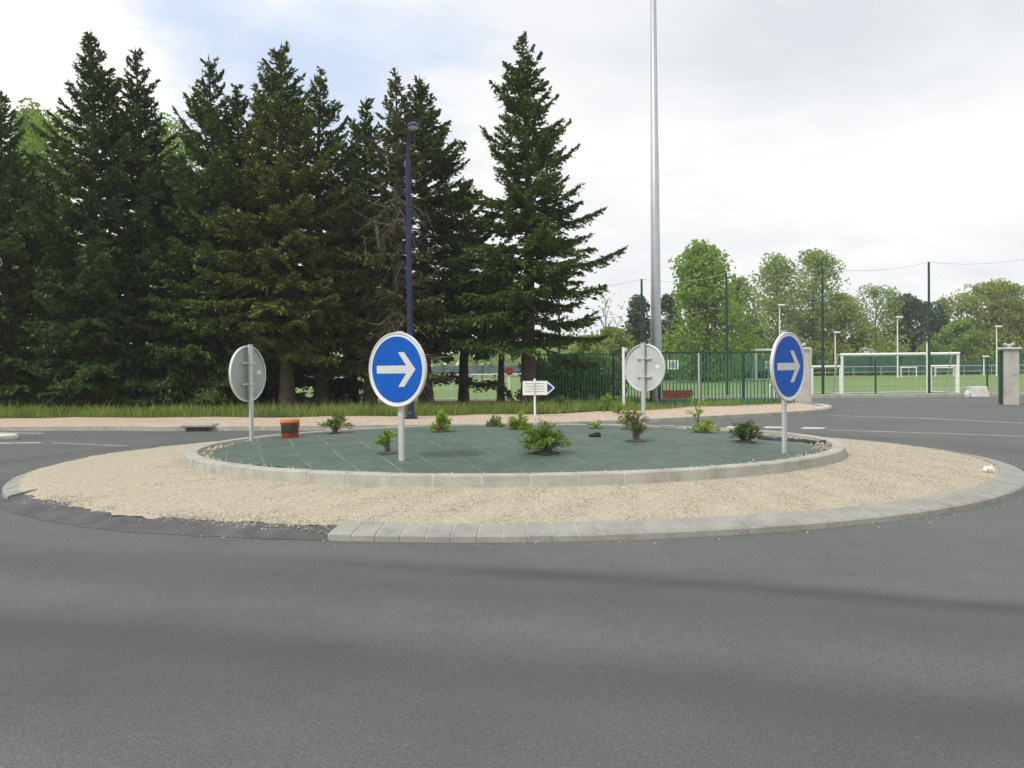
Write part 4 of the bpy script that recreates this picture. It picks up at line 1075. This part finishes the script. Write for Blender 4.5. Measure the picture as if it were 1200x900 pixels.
# ------------------------------------------------------------------ grass and weeds
def blades(name, pts, hmin, hmax, w, mat, seed, lean=.35):
    rg = np.random.default_rng(seed); B = np.array(pts); n = len(B)
    h = rg.uniform(hmin, hmax, n); az = rg.uniform(0, 2 * math.pi, n)
    side = np.stack([np.cos(az), np.sin(az), 0 * az], 1) * w
    ln = rg.normal(0, lean, (n, 2)) * h[:, None]
    mid = B + np.stack([ln[:, 0] * .35, ln[:, 1] * .35, h * .6], 1); tip = B + np.stack([ln[:, 0], ln[:, 1], h], 1)
    V = np.stack([B - side * .7, B + side * .7, mid + side * .55, mid - side * .55], 1)
    V2 = np.stack([mid - side * .55, mid + side * .55, tip + side * .08, tip - side * .08], 1)
    return tag(quads_mesh(name, np.concatenate([V, V2]), M[mat]), kind='stuff')
def verge_z(x, y):
    i = min(range(len(BLs)), key=lambda k: abs(BLs[k][0] - x)); dy = y - BLs[i][1]
    return float(np.interp(dy, (0, 1.5, 5, 9.5), (.146, .2, .26, .2))), BLs[i][1]
gp = []; sp_ = []
BX = np.array([p[0] for p in BLs]); BY = np.array([p[1] for p in BLs])
rg = np.random.default_rng(3)
x = rg.uniform(-19, 3.6, 34000); e = rg.gamma(1.6, .75, 34000)
clump = .5 + .5 * np.sin(x * 1.9) * np.sin(x * .7 + e * 2)
clump *= .5 + .5 * np.sin(x * 4.3 + 1.3) * np.sin(x * 2.9 + e); keep = rg.random(34000) < (.30 + .70 * clump); x, e = x[keep], e[keep]
y = np.interp(x, BX, BY) - .12 + e + .22 * np.sin(x * 3.1) * np.sin(x * 1.3); z = np.interp(e, (0, 1.5, 5, 9.5), (.146, .2, .26, .2)) - .02
ok = e < 6; gp = np.stack([x, y, z], 1)[ok]
blades('verge_grass', gp * np.array([1, 1, 1]), .07, .34, .011, 'grass', 1)
blades('seeding_grass', gp[rg.random(len(gp)) < .045], .28, .55, .006, 'grass_seed', 2, .22)
# thin grass at the fence foot
x = rg.uniform(2.5, 8.8, 2600); y = np.interp(x, BX, BY) + rg.normal(-.05, .3, 2600); 
ok = rg.random(2600) < (.25 + .75 * (np.sin(x * 2.2) > .1)); blades('fence_weeds', np.stack([x, y, .13 + 0 * x], 1)[ok], .05, .26, .012, 'grass', 4)
def weed(px, d, w, h, mat, label, seed, **kw):
    b = gx(px, d, .13); o = shrub(px, 0, w, h, mat, label, seed=seed, pos=b, **kw); o.name = 'weed_plant'; o['category'] = 'weed'; o['group'] = 'weeds on the gravel pavement'
weed(712, 28.6, 20, 22, 'shrub_bright', 'bright green weed clump at the foot of the bar fence', 60, nst=22, leaf=.12)
weed(725, 27.2, 12, 14, 'shrub_bright', 'small weed right beside the foot of the slim white post', 61, nst=12, leaf=.1)
weed(655, 29.8, 22, 20, 'shrub_dark', 'brownish-green weed clump right of the arrow board post', 62, nst=20, leaf=.12)

# fallen branch lying low under the trees
t = thing('fallen_branch', 'dark low fallen branch with foliage under the spruces right of the blue sign', 'branch', gx(560, 33.0, .2))
k = MB(); k.tube([(-1.6, 0, .75), (-.8, .1, .95), (0, 0, .65), (.7, .1, .7), (1.2, 0, .1)], [.03, .05, .06, .05, .03], 7); k.build('limb', M['bark'], t, True)
rg = np.random.default_rng(9); s = rg.uniform(-1.7, 1.1, 900); P = np.stack([s, rg.normal(0, .16, 900), np.interp(s, (-1.6, -.8, 0, .7, 1.2), (.75, .95, .65, .7, .15)) + rg.normal(-.03, .09, 900)], 1)
quads_mesh('foliage', rhombi(P, rg.normal(0, .5, (900, 3)) + [1, 0, 0], rg.normal(0, 1, (900, 3)), rg.uniform(.1, .2, 900), rg.uniform(.03, .07, 900)), M['needle_dark'], t)

# ------------------------------------------------------------------ sky and light
SUN_AZ, SUN_EL = R(-48), R(52)     # azimuth from -Y towards +X: behind the camera, to the left
sdir = Vector((math.sin(SUN_AZ) * math.cos(SUN_EL), -math.cos(SUN_AZ) * math.cos(SUN_EL), math.sin(SUN_EL)))
sd = bpy.data.lights.new('sun', 'SUN'); sd.energy = 2.3; sd.angle = R(9); sd.color = (1, .955, .88)
so = bpy.data.objects.new('sun', sd); COL.objects.link(so)
so.rotation_euler = (-sdir).to_track_quat('-Z', 'Y').to_euler(); so.location = (0, 0, 60)
w = bpy.data.worlds.new('World'); sc.world = w; w.use_nodes = True
nt = w.node_tree; bg = nt.nodes['Background']
sky = N(nt, 'ShaderNodeTexSky', sky_type='NISHITA'); sky.sun_disc = False
sky.sun_elevation = SUN_EL; sky.sun_rotation = math.atan2(sdir.x, sdir.y)
sky.air_density = 1.0; sky.dust_density = 1.5
dirv = N(nt, 'ShaderNodeTexCoord').outputs['Generated']
sx = N(nt, 'ShaderNodeSeparateXYZ'); nt.links.new(dirv, sx.inputs[0])
den = math_(nt, 'ADD', math_(nt, 'MAXIMUM', sx.outputs[2], 0), .16)
cx = N(nt, 'ShaderNodeCombineXYZ')
nt.links.new(math_(nt, 'DIVIDE', sx.outputs[0], den), cx.inputs[0]); nt.links.new(math_(nt, 'DIVIDE', sx.outputs[1], den), cx.inputs[1])
def blob(px, py, rad, sy=1.0):
    v = Vector(((px - 600) / F, 1, (430 - py) / F)).normalized()
    a = math_(nt, 'DIVIDE', math_(nt, 'SUBTRACT', sx.outputs[0], v.x), rad)
    c_ = math_(nt, 'DIVIDE', math_(nt, 'SUBTRACT', sx.outputs[2], v.z), rad * sy)
    d = math_(nt, 'ADD', math_(nt, 'MULTIPLY', a, a), math_(nt, 'MULTIPLY', c_, c_))
    e = math_(nt, 'EXPONENT', math_(nt, 'MULTIPLY', d, -1))
    return math_(nt, 'MULTIPLY', e, math_(nt, 'GREATER_THAN', sx.outputs[1], 0))
n1 = noise(nt, 1.1, 7, .58, cx.outputs[0], .4); n2 = noise(nt, 3.0, 6, .6, cx.outputs[0], .3)
shape = math_(nt, 'ADD', math_(nt, 'MULTIPLY', n1, .75), math_(nt, 'MULTIPLY', n2, .35))   # ~.55
white = math_(nt, 'ADD', shape, math_(nt, 'MULTIPLY', blob(10, 70, .10, 1.1), .35))
white = math_(nt, 'ADD', white, math_(nt, 'MULTIPLY', blob(1000, 185, .24, .40), .26))
white = math_(nt, 'ADD', white, math_(nt, 'MULTIPLY', blob(1010, 60, .22, .36), -.36))
white = math_(nt, 'ADD', white, math_(nt, 'MULTIPLY', blob(1000, 290, .26, .28), -.06))
cloud = ramp(nt, white, [(.24, (6.8, 7.05, 7.45)), (.42, (7.8, 8.0, 8.35)), (.58, (8.85, 8.9, 8.95)), (.76, (10.3, 10.2, 9.95))])
cover = math_(nt, 'ADD', shape, .22)
cover = math_(nt, 'SUBTRACT', cover, math_(nt, 'MULTIPLY', blob(380, 80, .28, .60), .42))
cover = math_(nt, 'ADD', cover, math_(nt, 'MULTIPLY', blob(10, 60, .09, 1.2), .5))
cover = math_(nt, 'ADD', cover, math_(nt, 'MULTIPLY', blob(950, 150, .4, 1.0), .3))
cover = ramp(nt, cover, [(.40, .0), (.66, 1.0)])
cover = math_(nt, 'MULTIPLY', cover, 1.0)
veil = mix(nt, .88, sky.outputs[0], (6.4, 7.45, 9.3))
fin = mix(nt, cover, veil, cloud)
nt.links.new(fin, bg.inputs[0]); bg.inputs[1].default_value = .10

hz = MB(); hz.box((0, 93, 13.5), (470, 280, 30.0))
hm = bpy.data.materials.new('haze'); hm.use_nodes = True; ht = hm.node_tree
ht.nodes.remove(ht.nodes['Principled BSDF'])
pv = N(ht, 'ShaderNodeVolumePrincipled'); pv.inputs['Color'].default_value = (.88, .92, .97, 1); pv.inputs['Density'].default_value = .0007
pv.inputs['Anisotropy'].default_value = .2
ht.links.new(pv.outputs[0], ht.nodes['Material Output'].inputs['Volume'])
tag(hz.build('haze', hm), kind='stuff')
sc.view_settings.view_transform = 'Standard'; sc.view_settings.look = 'None'
sc.view_settings.exposure = 0.17; sc.view_settings.gamma = 1
sc.cycles.max_bounces = 6; sc.cycles.transparent_max_bounces = 8
